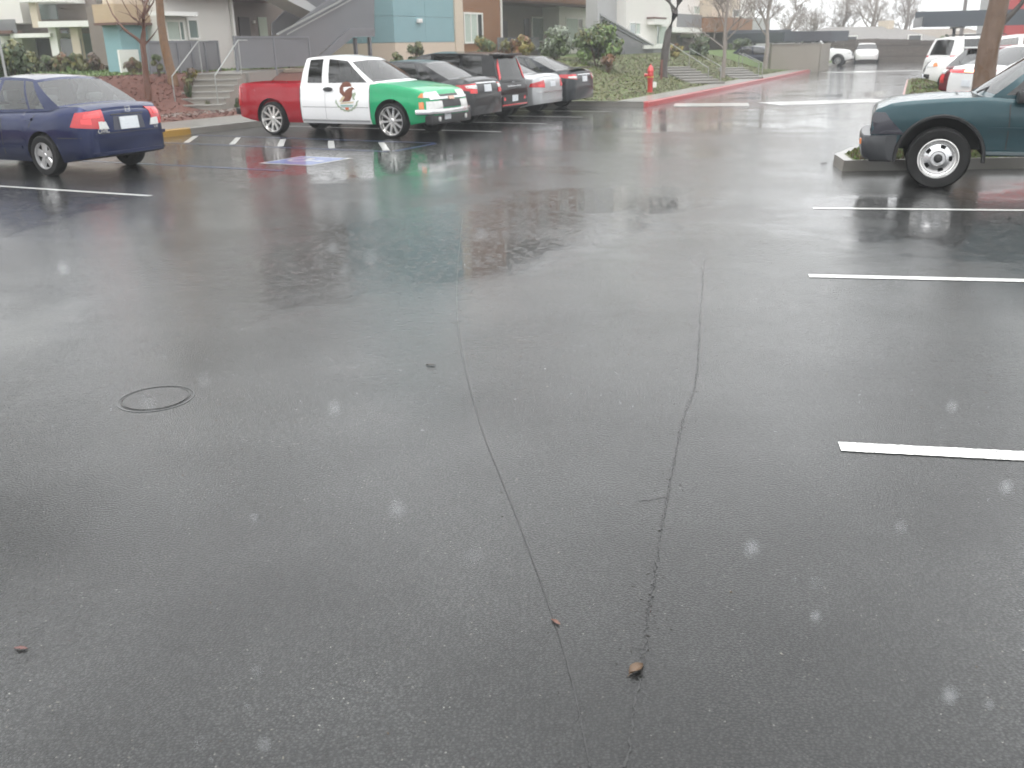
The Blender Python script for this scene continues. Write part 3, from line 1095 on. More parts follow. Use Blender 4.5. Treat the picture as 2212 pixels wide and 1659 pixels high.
            for k in range(7): spoke(2 * math.pi * k / 7 + .2, .025, .045, rr * .12, rr * .93, face * .7, face * .6)
            hub(rr * .24, face * .6)
        g.build('rim', m, t, 35)
        return t
    def mirror(self, x, z, m, sgns=(1, -1), y=None):
        for s in sgns:
            yy = (y or self.planf(x)) * s
            b_ = MB().box((x - .07, yy - s * .06, z), (x + .05, yy + s * .17, z + .13), bev=.03)
            b_.box((x - .02, yy - s * .12, z - .01), (x + .03, yy + s * .02, z + .05))
            b_.build('mirror', m, self.root, 40)
    def handle(self, sgn, x, z, m):
        self.side('door_handle', sgn, [(x - .09, z - .015), (x + .09, z - .015), (x + .09, z + .02), (x - .09, z + .02)], m, .022, 4, 2)

def sedan_spec(L, W, H, wb, fo, deck=1.03, belt=.95, hood=.98, nose=.70, ws=(1.1, .35), rg=(-1.65, -1.0), r=.32, rim=.215, mats=None, four=True, **kw):
    xf = L / 2 - fo
    xr = xf - wb
    h = L / 2
    hw = W / 2
    sp = dict(L=L, W=W, xr=xr, xf=xf, r=r, rim=rim, arch=r + .055, track=W - .2, mats=mats,
        top=[(-h, .62), (-h + .02, deck - .10), (-h + .07, deck - .025), (-h + .2, deck), (rg[0], deck - .005), (rg[0] + .3, belt + .035), (0, belt), (ws[0] - .2, hood - .03), (ws[0], hood), (ws[0] + .4, hood - .05), (h - .35, nose + .06), (h - .12, nose - .02), (h - .03, nose - .10), (h, nose - .2)],
        plan=[(-h, hw * .70), (-h + .05, hw * .82), (-h + .2, hw * .93), (-h + .6, hw * .99), (-.3, hw), (.5, hw), (xf, hw * .985), (h - .4, hw * .90), (h - .15, hw * .74), (h - .04, hw * .6), (h, hw * .5)],
        cabin=dict(yt=W * .33, kinds='pgpgpgp' if four else 'pgpgp', side=None))
    rf, rr = ws[1], rg[1]
    z0, z1, z2 = H - .06, H, H - .045
    if four:
        m = (ws[0] + rg[0]) / 2 + .15
        tm = (rf + rr) / 2 + .05
        sd = [(ws[0], rf, z0), (ws[0] - .12, rf - .08, H - .045), (m + .05, tm + .04, z1), (m - .05, tm - .04, z1), (rg[0] + .72, rr + .26, H - .012), (rg[0] + .67, rr + .22, H - .015), (rg[0] + .34, rr + .07, H - .03), (rg[0], rr, z2)]
    else:
        m = (ws[0] + rg[0]) / 2 + .02
        tm = (rf + rr) / 2
        sd = [(ws[0], rf, z0), (ws[0] - .12, rf - .08, H - .045), (m + .04, tm + .03, z1), (m - .04, tm - .03, z1), (rg[0] + .36, rr + .08, H - .03), (rg[0], rr, z2)]
    sp['cabin']['side'] = sd
    sp.update(kw)
    return sp
H_IN, H_OUT = -SO, SO
def plate(car, sgn, z, y=0, w=.15, h=.075):
    return car.end('licence_plate', sgn, [(y - w, z - h), (y + w, z - h), (y + w, z + h), (y - w, z + h)], M_PLATE, .024, 4, 2)
def text_mesh(name, body, size, m, parent, mw, ext=.004):
    cu = bpy.data.curves.new(name, 'FONT')
    cu.body = body
    cu.size = size
    cu.extrude = ext
    cu.shear = 0.2
    cu.align_x = 'CENTER'
    tmp = bpy.data.objects.new(name, cu)
    COL.objects.link(tmp)
    dg = bpy.context.evaluated_depsgraph_get()
    me = bpy.data.meshes.new_from_object(tmp.evaluated_get(dg))
    bpy.data.objects.remove(tmp)
    me.materials.clear()
    me.materials.append(m)
    o = bpy.data.objects.new(name, me)
    COL.objects.link(o)
    o.parent = parent
    o.matrix_local = mw
    return o

# ---- dark blue sedan, rear towards us
P_BLUE = paint('dark_blue_paint', (0.0032, 0.0115, 0.062), 0.75)
sp = sedan_spec(4.44, 1.715, 1.44, 2.62, .84, deck=1.02, belt=.93, hood=.95, nose=.68, ws=(1.12, .36), rg=(-1.66, -.98), r=.305, rim=.2,
    mats=dict(body=P_BLUE, glass=M_GLASSL, seat=mat('pale_seat_cloth', (.34, .36, .36), .9)), seat_x=(.0, -.95))
civic = Car('blue_sedan', 'dark blue four door sedan parked nose in, its rear and plate towards us', SV(-14.36, 10.4), H_IN, sp)
ax = -1.35
for s in (1, -1):
    a = lambda t: 180 - s * t
    lamp = civic.cyl('tail_lamp', ax, [(a(27), .69), (a(56), .73), (a(50), .93), (a(28), .965)], M_LAMPRED, .012, 10, 4)
    civic.cyl('reverse_lamp_cell', ax, [(a(24.5), .69), (a(33), .695), (a(33), .80), (a(26.5), .79)], M_LAMPCLR, .016, 4, 3, lamp)
    civic.cyl('lamp_cell', ax, [(a(38), .76), (a(46), .775), (a(46), .84), (a(38), .84)], M_LAMPRED2, .016, 4, 3, lamp)
    civic.cyl('lamp_cell', ax, [(a(31), .85), (a(44), .85), (a(43), .905), (a(31), .92)], M_LAMPRED2, .016, 4, 3, lamp)
    civic.seam(s, [(.52, .30), (.50, .60), (.42, .90)])
    civic.seam(s, [(-.32, .30), (-.33, .60), (-.34, .93)])
    civic.seam(s, [(-.98, .72), (-1.12, .90)])
    civic.side('bumper_seam', s, [(-2.05, .565), (-1.62, .565), (-1.62, .58), (-2.05, .58)], M_DARK, .003, 6, 1)
    civic.handle(s, -.22 + .02, .80, P_BLUE)
    civic.handle(s, -.98, .83, P_BLUE)
    civic.side('sill_moulding', s, [(-.78, .40), (.95, .38), (.95, .42), (-.78, .44)], P_BLUE, .012, 10, 2)
civic.end('trunk_seam', -1, [(-.62, .618), (.62, .618), (.62, .63), (-.62, .63)], M_DARK, .004, 12, 1)
civic.end('bumper_ledge', -1, [(-.66, .555), (.66, .555), (.66, .60), (-.66, .60)], P_BLUE, .045, 12, 2)
civic.end('bumper_lip', -1, [(-.68, .33), (.68, .33), (.68, .355), (-.68, .355)], P_BLUE, .02, 12, 2)
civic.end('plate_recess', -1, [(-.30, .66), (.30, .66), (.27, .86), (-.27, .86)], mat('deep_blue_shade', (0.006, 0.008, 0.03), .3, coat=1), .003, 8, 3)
civic.end('trunk_strip', -1, [(-.30, .875), (.30, .875), (.30, .893), (-.30, .893)], M_DARK, .010, 8, 1)
plate(civic, -1, .755, w=.17, h=.09)
# maker's emblem: an H in a rounded frame
b = MB()
for (y0, z0, y1, z1) in ((-.045, .925, -.03, .985), (.03, .925, .045, .985), (-.032, .948, .032, .958), (-.05, .99, .05, .996), (-.04, .915, .04, .920)):
    b.box((-2.226, y0, z0), (-2.214, y1, z1))
b.build('badge_emblem', M_CHROME, civic.root)
for txt, sz, y, z in (('CIVIC', .085, .50, .635), ('LX', .06, -.50, .645)):
    x0 = civic.bvh.ray_cast(Vector((-6, y - .09, z)), Vector((1, 0, 0)))[0].x
    x1 = civic.bvh.ray_cast(Vector((-6, y + .09, z)), Vector((1, 0, 0)))[0].x
    ang = math.atan2(x1 - x0, .18)
    text_mesh('badge_lettering', txt, sz, M_BRIGHT, civic.root, Matrix.Translation(((x0 + x1) / 2 - .012, y, z)) @ Matrix.Rotation(R(-90) - ang, 4, 'Z') @ Matrix.Rotation(R(90), 4, 'X'))
civic.mirror(.78, .93, P_BLUE)
MB().tube([(-.05, 0, 1.47), (-.28, 0, 1.62)], [.006, .003], 5).build('antenna', M_DARK, civic.root)

# ---- red, white and green pickup, backed in
P_R = paint('red_paint', (0.31, 0.008, 0.018))
P_W = paint('white_paint', (0.80, 0.80, 0.80))
P_G = paint('green_paint', (0.022, 0.34, 0.145), 0.2)
hw = .86
sp = dict(L=5.1, W=1.72, xr=-1.57, xf=1.6, r=.35, rim=.29, arch=.43, track=1.52, tw=.23, zb=.27, ends=(.12, .10), rim_style='multi', bump_z=0,
    top=[(-2.55, .96), (-2.53, 1.06), (-2.45, 1.08), (-.76, 1.08), (-.72, 1.06), (0, 1.055), (1.0, 1.06), (1.2, 1.09), (1.6, 1.06), (2.1, .99), (2.38, .92), (2.48, .84), (2.53, .70), (2.55, .60)],
    plan=[(-2.55, .78), (-2.5, .83), (-2.3, hw), (0, hw), (1.6, hw), (2.1, .845), (2.35, .80), (2.48, .73), (2.55, .66)],
    cuts=(-.74, 1.08), bed=(-2.42, -.86, .62), crown=.03,
    prof=[(0, .93), (.10, .97), (.25, .985), (.45, 1.0), (.6, .995), (.72, .975), (.84, .965), (.93, .95), (1.0, .92)],
    cabin=dict(yt=[.60, .61, .63, .63, .62, .60], yb=.93, kinds='pgpgp', bow_r=.02, bow_f=.16, rear='g', crown=.03, bulge=.03,
        side=[(1.24, .47, 1.545), (1.06, .38, 1.57), (.02, -.02, 1.615), (-.16, -.17, 1.615), (-.55, -.52, 1.60), (-.73, -.66, 1.575)]),
    mats=dict(body=P_W, cab=P_W, hood=P_G, front_fender=P_G, front_panel=P_G, front_bumper=M_DARK, cargo_bed=P_R, bed_side=P_R, rear_bumper=M_DARK, tailgate=P_R, glass=M_GLASSD, windscreen=M_GLASS),
    seat_x=(.1, -.5))
def split(k, x, y, z):
    if k in ('front_bumper', 'rear_bumper', 'hood', 'cargo_bed'): return 'hood' if (k == 'hood') else k
    if k == 'rear_panel': return 'tailgate'
    if k == 'front_panel': return 'front_panel'
    if x < -.74: return 'bed_side'
    if x > 1.08: return 'front_fender'
    return 'body'
sp['split'] = split
truck = Car('pickup_truck', 'lowered pickup truck painted red, white and green with an eagle crest on its door', SV(-12.98, 17.2), H_OUT, sp, cat='pickup')
for s in (1, -1):
    truck.seam(s, [(1.08, .36), (1.08, .70), (1.08, 1.04)])
    truck.seam(s, [(-.745, .34), (-.745, .70), (-.745, 1.05)], w=.02)
    truck.side('body_crease', s, [(-.70, .60), (1.05, .60), (1.05, .612), (-.70, .612)], mat('grey_seam', (.25, .25, .25), .6), .002, 10, 1)
    truck.seam(s, [(-.07, .36), (-.07, .70), (-.07, 1.04)], w=.007, m=mat('grey_seam', (.25, .25, .25), .6))
    truck.poly('door_handle', s, [(.02 + .13 * math.cos(t * .3142 * 2 / 2), .965 + .045 * math.sin(t * .3142)) for t in range(20)], M_DARK, .02)
    truck.side('sill_trim', s, [(-.72, .31), (1.05, .31), (1.05, .35), (-.72, .35)], mat('grey_sill', (.35, .35, .35), .5), .006, 8, 2)
    # front lamps: upper headlamp, lower turn lamp
    a = lambda t: s * t
    axf = 1.5
    hl = truck.cyl('headlamp', axf, [(a(20), .80), (a(43), .80), (a(41), .90), (a(22), .91)], M_LAMPCLR, .012, 8, 3)
    truck.cyl('amber_lamp_end', axf, [(a(42), .80), (a(47), .81), (a(44), .885), (a(42), .89)], M_LAMPAMB, .014, 4, 3, hl)
    tl = truck.cyl('turn_lamp', axf, [(a(19), .58), (a(40), .58), (a(40), .73), (a(19), .73)], M_LAMPCLR, .012, 8, 3)
    truck.cyl('amber_lamp_end', axf, [(a(42), .585), (a(46.5), .59), (a(46.5), .715), (a(42), .72)], M_LAMPAMB, .014, 4, 3, tl)
    truck.cyl('tail_lamp', -1.6, [(180 - s * 36, .62), (180 - s * 45, .62), (180 - s * 44, .98), (180 - s * 37, .98)], M_LAMPRED, .012, 4, 5)
truck.end('grille_bar', 1, [(-.70, .755), (.70, .755), (.70, .795), (-.70, .795)], M_CHROME, .03, 16, 2)
truck.end('grille', 1, [(-.42, .60), (.42, .60), (.42, .745), (-.42, .745)], M_DARK, .008, 12, 3)
truck.end('grille', 1, [(-.40, .81), (.40, .81), (.38, .85), (-.38, .85)], M_DARK, .008, 12, 2)
truck.end('maker_badge', 1, [(-.10, .735), (.10, .735), (.10, .79), (-.10, .79)], mat('badge_gold', (.62, .42, .34), .25, .6), .045, 4, 2)
b = MB()
pts = [(2.22 + .0, .875, .53), (2.44, .80, .53), (2.56, .66, .53), (2.62, .30, .53), (2.63, 0, .53)]
pts = pts + [(x, -y, z) for x, y, z in pts[-2::-1]]
k = []
for i, (x, y, z) in enumerate(pts): k.append(Vector((x, y, z)))
vs, fs = [], []
for i, p in enumerate(k):
    d = (k[min(i + 1, len(k) - 1)] - k[max(i - 1, 0)]).normalized()
    nr = Vector((-d.y, d.x, 0)) * -1
    if nr.x < 0 and abs(nr.x) > .3: nr = -nr
    for aa, zz in ((0, -.055), (.03, -.045), (.045, 0), (.03, .045), (0, .055), (-.06, .05), (-.06, -.05)):
        vs.append(p + nr * aa + Vector((0, 0, zz)))
    if i:
        for j in range(7): fs.append(((i - 1) * 7 + j, (i - 1) * 7 + (j + 1) % 7, i * 7 + (j + 1) % 7, i * 7 + j))
mesh_obj('chrome_bumper', vs, fs, mat('bumper_chrome', (.75, .75, .75), .18, .9), truck.root, 50)
MB().box((2.36, -.78, .27), (2.56, .78, .47), bev=.05).build('lower_valance', M_DARK, truck.root, 40)
for s in (1, -1):
    MB().lathe([(.05, .0), (.05, .02), (.035, .026), (.001, .028)], 14, 'x', (2.56, s * .52, .38)).build('fog_lamp', M_LAMPCLR, truck.root, 40)
MB().box((2.565, -.33, .36), (2.58, -.09, .47), bev=.005).build('licence_plate', M_PLATE, truck.root)
truck.mirror(.86, 1.06, P_W, (1,), .84)
# painted crest on the doors: eagle over a wreath
M_EAG = mat('crest_brown', (.16, .055, .03), .5, var=.4, vscale=14)
M_WRE = mat('crest_green', (.30, .36, .26), .5, var=.4, vscale=16)
M_TAN = mat('crest_tan', (.55, .45, .28), .5, var=.3, vscale=20)
M_RIB = mat('crest_ribbon', (.60, .16, .06), .5)
M_TEAL = mat('crest_teal', (.25, .42, .38), .5, var=.4, vscale=20)
for s in (-1, 1):
    cx, cz = .50, .79
    def C(pts, mirror_x=1): return [(cx + 1.2 * x, cz + 1.12 * z) for x, z in pts]
    root_d = truck.poly('door_crest', s, C([(.015 * math.cos(t) , -.19 + .015 * math.sin(t)) for t in [k * .628 for k in range(10)]]), M_RIB, .004)
    for k in range(17):                       # wreath leaves
        t = R(200 + k * 140 / 16 * 1.0)
        px_, pz_ = .245 * math.cos(t), .02 + .245 * math.sin(t)
        tn = t + math.pi / 2 + .5 * (1 if k % 2 else -1)
        lf = [(.045, 0), (.0, .017), (-.045, 0), (0, -.017)]
        truck.poly('wreath_leaf', s, C([(px_ + x * math.cos(tn) - z * math.sin(tn), pz_ + x * math.sin(tn) + z * math.cos(tn)) for x, z in lf]), M_WRE, .004, root_d)
    # eagle: raised wing, body, head, tail
    truck.poly('eagle_wing', s, C([(-.06, .02), (-.15, .10), (-.155, .19), (-.10, .27), (-.02, .295), (.06, .28), (.10, .22), (.09, .14), (.05, .08), (.0, .02)]), M_EAG, .004, root_d)
    truck.poly('eagle_body', s, C([(.03, .12), (.10, .10), (.11, .02), (.07, -.05), (-.02, -.06), (-.10, -.07), (-.05, .0), (.0, .05)]), M_EAG, .006, root_d)
    truck.poly('eagle_breast', s, C([(-.05, .03), (-.03, .13), (.06, .19), (.12, .15), (.12, .04), (.03, -.03)]), M_EAG, .005, root_d)
    truck.poly('eagle_head', s, C([(.06, .17), (.10, .20), (.15, .185), (.175, .155), (.14, .155), (.10, .12)]), M_EAG, .006, root_d)
    truck.poly('eagle_feathers', s, C([(-.16, -.06), (-.10, .02), (-.05, .04), (-.04, .02), (-.08, -.03), (-.12, -.07)]), M_TAN, .008, root_d)
    truck.poly('snake', s, C([(.12, .08), (.19, .11), (.20, .06), (.16, .02), (.18, -.03), (.14, -.03), (.12, .02)]), M_WRE, .006, root_d)
    truck.poly('cactus', s, C([(-.14, -.105), (.14, -.085), (.16, -.06), (-.12, -.08)]), M_TAN, .005, root_d)
    truck.poly('water_band', s, C([(-.12, -.15), (.12, -.15), (.14, -.12), (-.14, -.12)]), M_TEAL, .005, root_d)
    truck.poly('ribbon', s, C([(-.035, -.21), (.035, -.21), (.04, -.165), (-.04, -.165)]), M_RIB, .006, root_d)
# stake pocket trim and rear bumper
MB().box((-2.66, -.80, .42), (-2.50, .80, .56), bev=.03).build('rear_bumper_bar', M_DARK, truck.root, 40)

# ---- charcoal sedan behind the pickup
P_CH = paint('charcoal_paint', (0.040, 0.040, 0.042), 0.4)
sp = sedan_spec(4.82, 1.82, 1.46, 2.78, .98, deck=1.08, belt=.97, hood=1.0, nose=.72, ws=(1.15, .35), rg=(-1.86, -1.06), r=.325, rim=.21, mats=dict(body=P_CH, glass=M_GLASSD))
char = Car('charcoal_sedan', 'charcoal grey sedan parked just behind the tricolour pickup', SV(-13.25, 19.5), H_IN, sp)
def chrome_line(c, s, pts, w=.012):
    for (x0, z0), (x1, z1) in zip(pts, pts[1:]):
        c.side('window_trim', s, [(x0, z0 - w), (x1, z1 - w), (x1, z1 + w), (x0, z0 + w)], M_CHROME, .006, 6, 1)
for s in (1, -1):
    a = lambda t: 180 - s * t
    t_ = char.cyl('tail_lamp', -1.5, [(a(30), .78), (a(56), .86), (a(56), .95), (a(30), .97)], M_LAMPRED, .012, 10, 4)
    char.cyl('reverse_lamp_cell', -1.5, [(a(29), .86), (a(44), .88), (a(46), .93), (a(29), .94)], M_LAMPCLR, .016, 6, 3, t_)
    char.cyl('lamp_cell', -1.5, [(a(29), .76), (a(40), .77), (a(40), .85), (a(29), .85)], M_LAMPRED2, .016, 4, 3, t_)
    char.seam(s, [(-.42, .32), (-.42, .65), (-.42, .96)])
    char.seam(s, [(.55, .32), (.53, .65), (.48, .94)])
    char.handle(s, -.32, .86, P_CH); char.handle(s, -1.2, .88, P_CH)
plate(char, -1, .86)
char.end('trunk_strip', -1, [(-.45, .965), (.45, .965), (.45, .985), (-.45, .985)], M_CHROME, .012, 8, 1)
char.end('bumper_crease', -1, [(-.8, .62), (.8, .62), (.8, .66), (-.8, .66)], P_CH, .03, 12, 2)
char.mirror(.8, .97, P_CH)

# ---- black boxy hatchback
P_BK = paint('black_paint', (0.007, 0.007, 0.008))
L = 4.1
sp = dict(L=L, W=1.79, xr=-1.28, xf=1.27, r=.325, rim=.215, arch=.385, track=1.58, zb=.22, rim_style='seven', bump_z=.6, seat_x=(.0, -.85),
    top=[(-2.05, .70), (-2.03, .90), (-1.97, .98), (-1.5, 1.02), (-.5, .99), (.6, .98), (1.0, 1.02), (1.3, 1.0), (1.75, .92), (1.95, .80), (2.02, .66), (2.05, .55)],
    plan=[(-2.05, .74), (-2.0, .83), (-1.8, .885), (0, .895), (1.3, .885), (1.7, .84), (1.95, .72), (2.05, .58)],
    cabin=dict(yt=[.60, .62, .66, .66, .67, .67, .66, .64], yb=.93, kinds='pgpgpgp', bow_r=.05, bow_f=.14, crown=.04, bulge=.02, rear_edge=True,
        side=[(1.02, .42, 1.53), (.90, .34, 1.56), (-.0, -.05, 1.61), (-.10, -.15, 1.61), (-.92, -.90, 1.60), (-1.0, -.98, 1.595), (-1.62, -1.48, 1.575), (-1.99, -1.80, 1.53)]),
    mats=dict(body=P_BK, glass=M_GLASSD))
soul = Car('black_hatchback', 'black boxy hatchback with tall red tail lamps and a red strip low on its bumper', SV(-13.35, 21.7), H_IN, sp)
for s in (1, -1):
    a = lambda t: 180 - s * t
    t_ = soul.cyl('tail_lamp', -1.2, [(a(37), 1.0), (a(41), .96), (a(42), 1.30), (a(38), 1.46)], M_LAMPRED, .014, 4, 8)
    soul.cyl('lamp_cell', -1.2, [(a(38), 1.02), (a(40.5), 1.0), (a(41), 1.28), (a(38.5), 1.40)], M_LAMPRED2, .02, 3, 6, t_)
    soul.end('bumper_reflector', -1, [(s * .50, .48), (s * .58, .48), (s * .58, .56), (s * .50, .56)], M_LAMPRED2, .015, 3, 2)
    soul.seam(s, [(-.05, .32), (-.05, .65), (-.05, .96)])
soul.end('red_bumper_strip', -1, [(-.66, .355), (.66, .355), (.66, .385), (-.66, .385)], mat('red_trim', (.55, .02, .02), .3, coat=1), .02, 12, 1)
soul.end('bumper_cladding', -1, [(-.62, .40), (.62, .40), (.66, .62), (-.66, .62)], M_DARK, .012, 10, 3)
plate(soul, -1, .52)
soul.end('tailgate_handle', -1, [(-.35, .80), (.35, .80), (.35, .83), (-.35, .83)], M_CHROME, .012, 6, 1)
soul.end('maker_badge', -1, [(-.07, .90), (.07, .90), (.07, .945), (-.07, .945)], M_CHROME, .012, 4, 2)
MB().box((-1.98, -.6, 1.53), (-1.66, .6, 1.58), bev=.015).build('roof_spoiler', P_BK, soul.root, 40)
soul.mirror(.68, .99, P_BK)

# ---- silver coupe
P_SI = paint('silver_paint', (0.46, 0.47, 0.48), 0.55)
sp = sedan_spec(4.49, 1.757, 1.37, 2.725, .80, deck=1.02, belt=.90, hood=.92, nose=.66, ws=(.98, .22), rg=(-1.60, -.92), r=.315, rim=.22, four=False,
    mats=dict(body=P_SI, glass=M_GLASSD), rim_style='seven')
bmw = Car('silver_coupe', 'silver two door coupe between the black hatchback and a dark sedan', SV(-13.45, 23.75), H_IN, sp)
for s in (1, -1):
    a = lambda t: 180 - s * t
    t_ = bmw.cyl('tail_lamp', -1.3, [(a(27), .70), (a(52), .72), (a(50), .81), (a(29), .89)], M_LAMPRED, .012, 8, 3)
    bmw.cyl('lamp_cell', -1.3, [(a(28), .71), (a(40), .72), (a(40), .78), (a(28), .80)], M_LAMPRED2, .016, 5, 2, t_)
    chrome_line(bmw, s, [(.75, .945), (-.2, .935), (-1.1, .955)])
    bmw.side('side_moulding', s, [(-.85, .52), (.9, .50), (.9, .55), (-.85, .57)], P_SI, .012, 8, 2)
    bmw.seam(s, [(-.42, .32), (-.42, .62), (-.40, .90)])
plate(bmw, -1, .78, h=.065)
bmw.end('bumper_strip', -1, [(-.72, .575), (.72, .575), (.72, .60), (-.72, .60)], M_CHROME, .025, 12, 1)
bmw.end('bumper_lip', -1, [(-.72, .36), (.72, .36), (.72, .40), (-.72, .40)], P_SI, .02, 12, 1)
bmw.mirror(.68, .90, P_SI)

# ---- dark sedan at the end of the row
P_DG = paint('dark_grey_paint', (0.028, 0.032, 0.036), 0.4)
sp = sedan_spec(4.86, 1.83, 1.47, 2.78, .98, deck=1.08, belt=.96, hood=.98, nose=.70, ws=(1.15, .35), rg=(-1.90, -1.0), r=.325, rim=.215, mats=dict(body=P_DG, glass=M_GLASS))
alt = Car('dark_grey_sedan', 'dark grey sedan last in the left row, beside the planted slope', SV(-13.55, 25.72), H_IN, sp)
for s in (1, -1):
    a = lambda t: 180 - s * t
    t_ = alt.cyl('tail_lamp', -1.5, [(a(30), .83), (a(60), .90), (a(58), .97), (a(30), .97)], M_LAMPRED, .012, 10, 3)
    alt.cyl('lamp_cell', -1.5, [(a(31), .86), (a(46), .88), (a(46), .92), (a(31), .92)], M_LAMPCLR, .016, 5, 2, t_)
plate(alt, -1, .84)
alt.end('trunk_strip', -1, [(-.42, .945), (.42, .945), (.42, .97), (-.42, .97)], M_CHROME, .012, 8, 1)
MB().box((-2.38, -.62, 1.13), (-2.18, .62, 1.155), bev=.01).build('trunk_spoiler', P_DG, alt.root, 40)
alt.mirror(.8, .96, P_DG)

# ---- teal compact pickup on the right, nose to the left
P_TE = paint('teal_paint', (0.020, 0.056, 0.068), 0.35)
HT = Vector((-0.935, 0.355, 0))
hw = .845
sp = dict(L=4.7, W=1.69, xr=-1.35, xf=1.50, r=.365, rim=.235, arch=.48, track=1.46, tw=.235, zb=.40, ends=(.1, .02), rim_style='steel', bump_z=.0,
    top=[(-2.35, 1.0), (-2.33, 1.07), (-.62, 1.08), (-.5, 1.06), (.2, 1.04), (.8, 1.05), (1.0, 1.08), (1.5, 1.065), (1.95, 1.03), (2.2, .985), (2.27, .95), (2.30, .84)],
    plan=[(-2.35, .80), (-2.25, .84), (-.5, hw), (1.5, hw), (2.0, .84), (2.2, .83), (2.3, .80)],
    bed=(-2.22, -.70, .68), crown=.02, cuts=(.78,),
    prof=[(0, .94), (.12, .96), (.3, .965), (.48, .985), (.6, 1.0), (.72, .995), (.85, .98), (.94, .965), (1.0, .94)],
    cabin=dict(yt=[.56, .58, .61, .61, .60, .59], yb=.91, kinds='pgpgp', bow_r=.02, bow_f=.14, crown=.03,
        side=[(1.02, .38, 1.60), (.90, .31, 1.625), (-.1, -.12, 1.66), (-.2, -.22, 1.66), (-.44, -.42, 1.65), (-.58, -.54, 1.62)]),
    mats=dict(body=P_TE, glass=M_GLASS), seat_x=(-.05,))
sp['L'] = 4.6
sp['top'] = [(x if abs(x) < 2.29 else math.copysign(2.3, x), z) for x, z in sp['top']]
sp['plan'] = [(x if abs(x) < 2.29 else math.copysign(2.3, x), z) for x, z in sp['plan']]
sp['top'] = [p for i, p in enumerate(sp['top']) if i == 0 or p[0] > sp['top'][i - 1][0]]
teal = Car('teal_pickup', 'teal compact pickup on chrome slotted wheels, its nose over the grass island', (6.95, 11.78), HT, sp, cat='pickup')
for s in (1, -1):
    teal.seam(s, [(.78, .48), (.78, .75), (.80, 1.0)])
    teal.seam(s, [(-.32, .48), (-.32, .75), (-.32, 1.0)])
    teal.side('body_moulding', s, [(-2.1, .70), (-1.82, .70), (-1.82, .735), (-2.1, .735)], P_TE, .014, 4, 2)
    teal.side('body_moulding', s, [(-.88, .70), (1.0, .70), (1.0, .735), (-.88, .735)], P_TE, .014, 10, 2)
    teal.side('rocker_strip', s, [(-.85, .42), (1.0, .42), (1.0, .455), (-.85, .455)], mat('grey_rocker', (.12, .15, .16), .35, coat=1), .02, 8, 2)
    teal.handle(s, -.2, .93, M_DARK)
    # corner lamp: dark wrap with black surround
    a = lambda t: s * t
    cl = teal.cyl('corner_lamp', 1.4, [(a(38), .64), (a(58), .64), (a(47), .90), (a(38), .90)], mat('smoked_lamp', (.02, .02, .032), .2, coat=1), .010, 6, 4)
    teal.end('headlamp', 1, [(s * .48, .70), (s * .70, .70), (s * .70, .86), (s * .48, .86)], M_LAMPCLR, .008, 4, 3)
    # black bumper end wrapping the corner
    # dark ring standing in for the shaded gap inside each wheel arch
    for xc in (sp['xf'], sp['xr']):
        vs, fs = [], []
        N = 18
        for i in range(N + 1):
            t = math.pi * (i / N) * 1.06 - .1
            for rr_, yy in ((.478, .80), (.482, .858), (.505, .862), (.52, .838)):
                vs.append((xc + rr_ * math.cos(t), s * yy, .365 + rr_ * math.sin(t)))
            if i:
                for j in range(3): fs.append(((i - 1) * 4 + j, i * 4 + j, i * 4 + j + 1, (i - 1) * 4 + j + 1))
        mesh_obj('arch_shade', vs, fs, M_DARK, teal.root, 50)
teal.end('grille', 1, [(-.46, .70), (.46, .70), (.46, .86), (-.46, .86)], M_DARK, .008, 10, 3)
M_TBUMP = mat('dull_black_bumper', (.022, .024, .028), .42, coat=.5, coat_rough=.2)
bb = MB()
prof = [(2.12, .835), (2.32, .815), (2.40, .74), (2.43, .4), (2.44, 0), (2.43, -.4), (2.40, -.74), (2.32, -.815), (2.12, -.835)]
vs, fs = [], []
for i, (x, y) in enumerate(prof):
    for dx, z in ((-.06, .33), (-.03, .36), (-.01, .44), (0, .50), (0, .60), (-.02, .625), (-.12, .63), (-.14, .34)):
        vs.append((x + dx, y * (1 + dx * .15), z))
    if i:
        for j in range(8): fs.append(((i - 1) * 8 + j, (i - 1) * 8 + (j + 1) % 8, i * 8 + (j + 1) % 8, i * 8 + j))
fs += [tuple(range(8)), tuple(range(len(vs) - 8, len(vs)))[::-1]]
mesh_obj('front_bumper_bar', vs, fs, M_TBUMP, teal.root, 40)
MB().box((1.98, -.80, .46), (2.2, .80, .64), bev=.03).build('bumper_end', M_TBUMP, teal.root, 40)
for s in (1, -1):
    MB().box((2.395, s * .56, .51), (2.425, s * .72, .58), bev=.008).build('turn_lamp', M_LAMPAMB, teal.root)
MB().box((2.02, -.76, .30), (2.3, .76, .38), bev=.03).build('lower_valance', M_DARK, teal.root, 40)
teal.mirror(.70, 1.02, M_DARK)
# wiper arms on the cowl
for y in (.42, -.12):
    MB().tube([(1.14, y, 1.115), (1.02, y - .05, 1.17), (.82, y - .42, 1.28)], [.014, .010, .007], 5).build('wiper', M_DARK, teal.root)

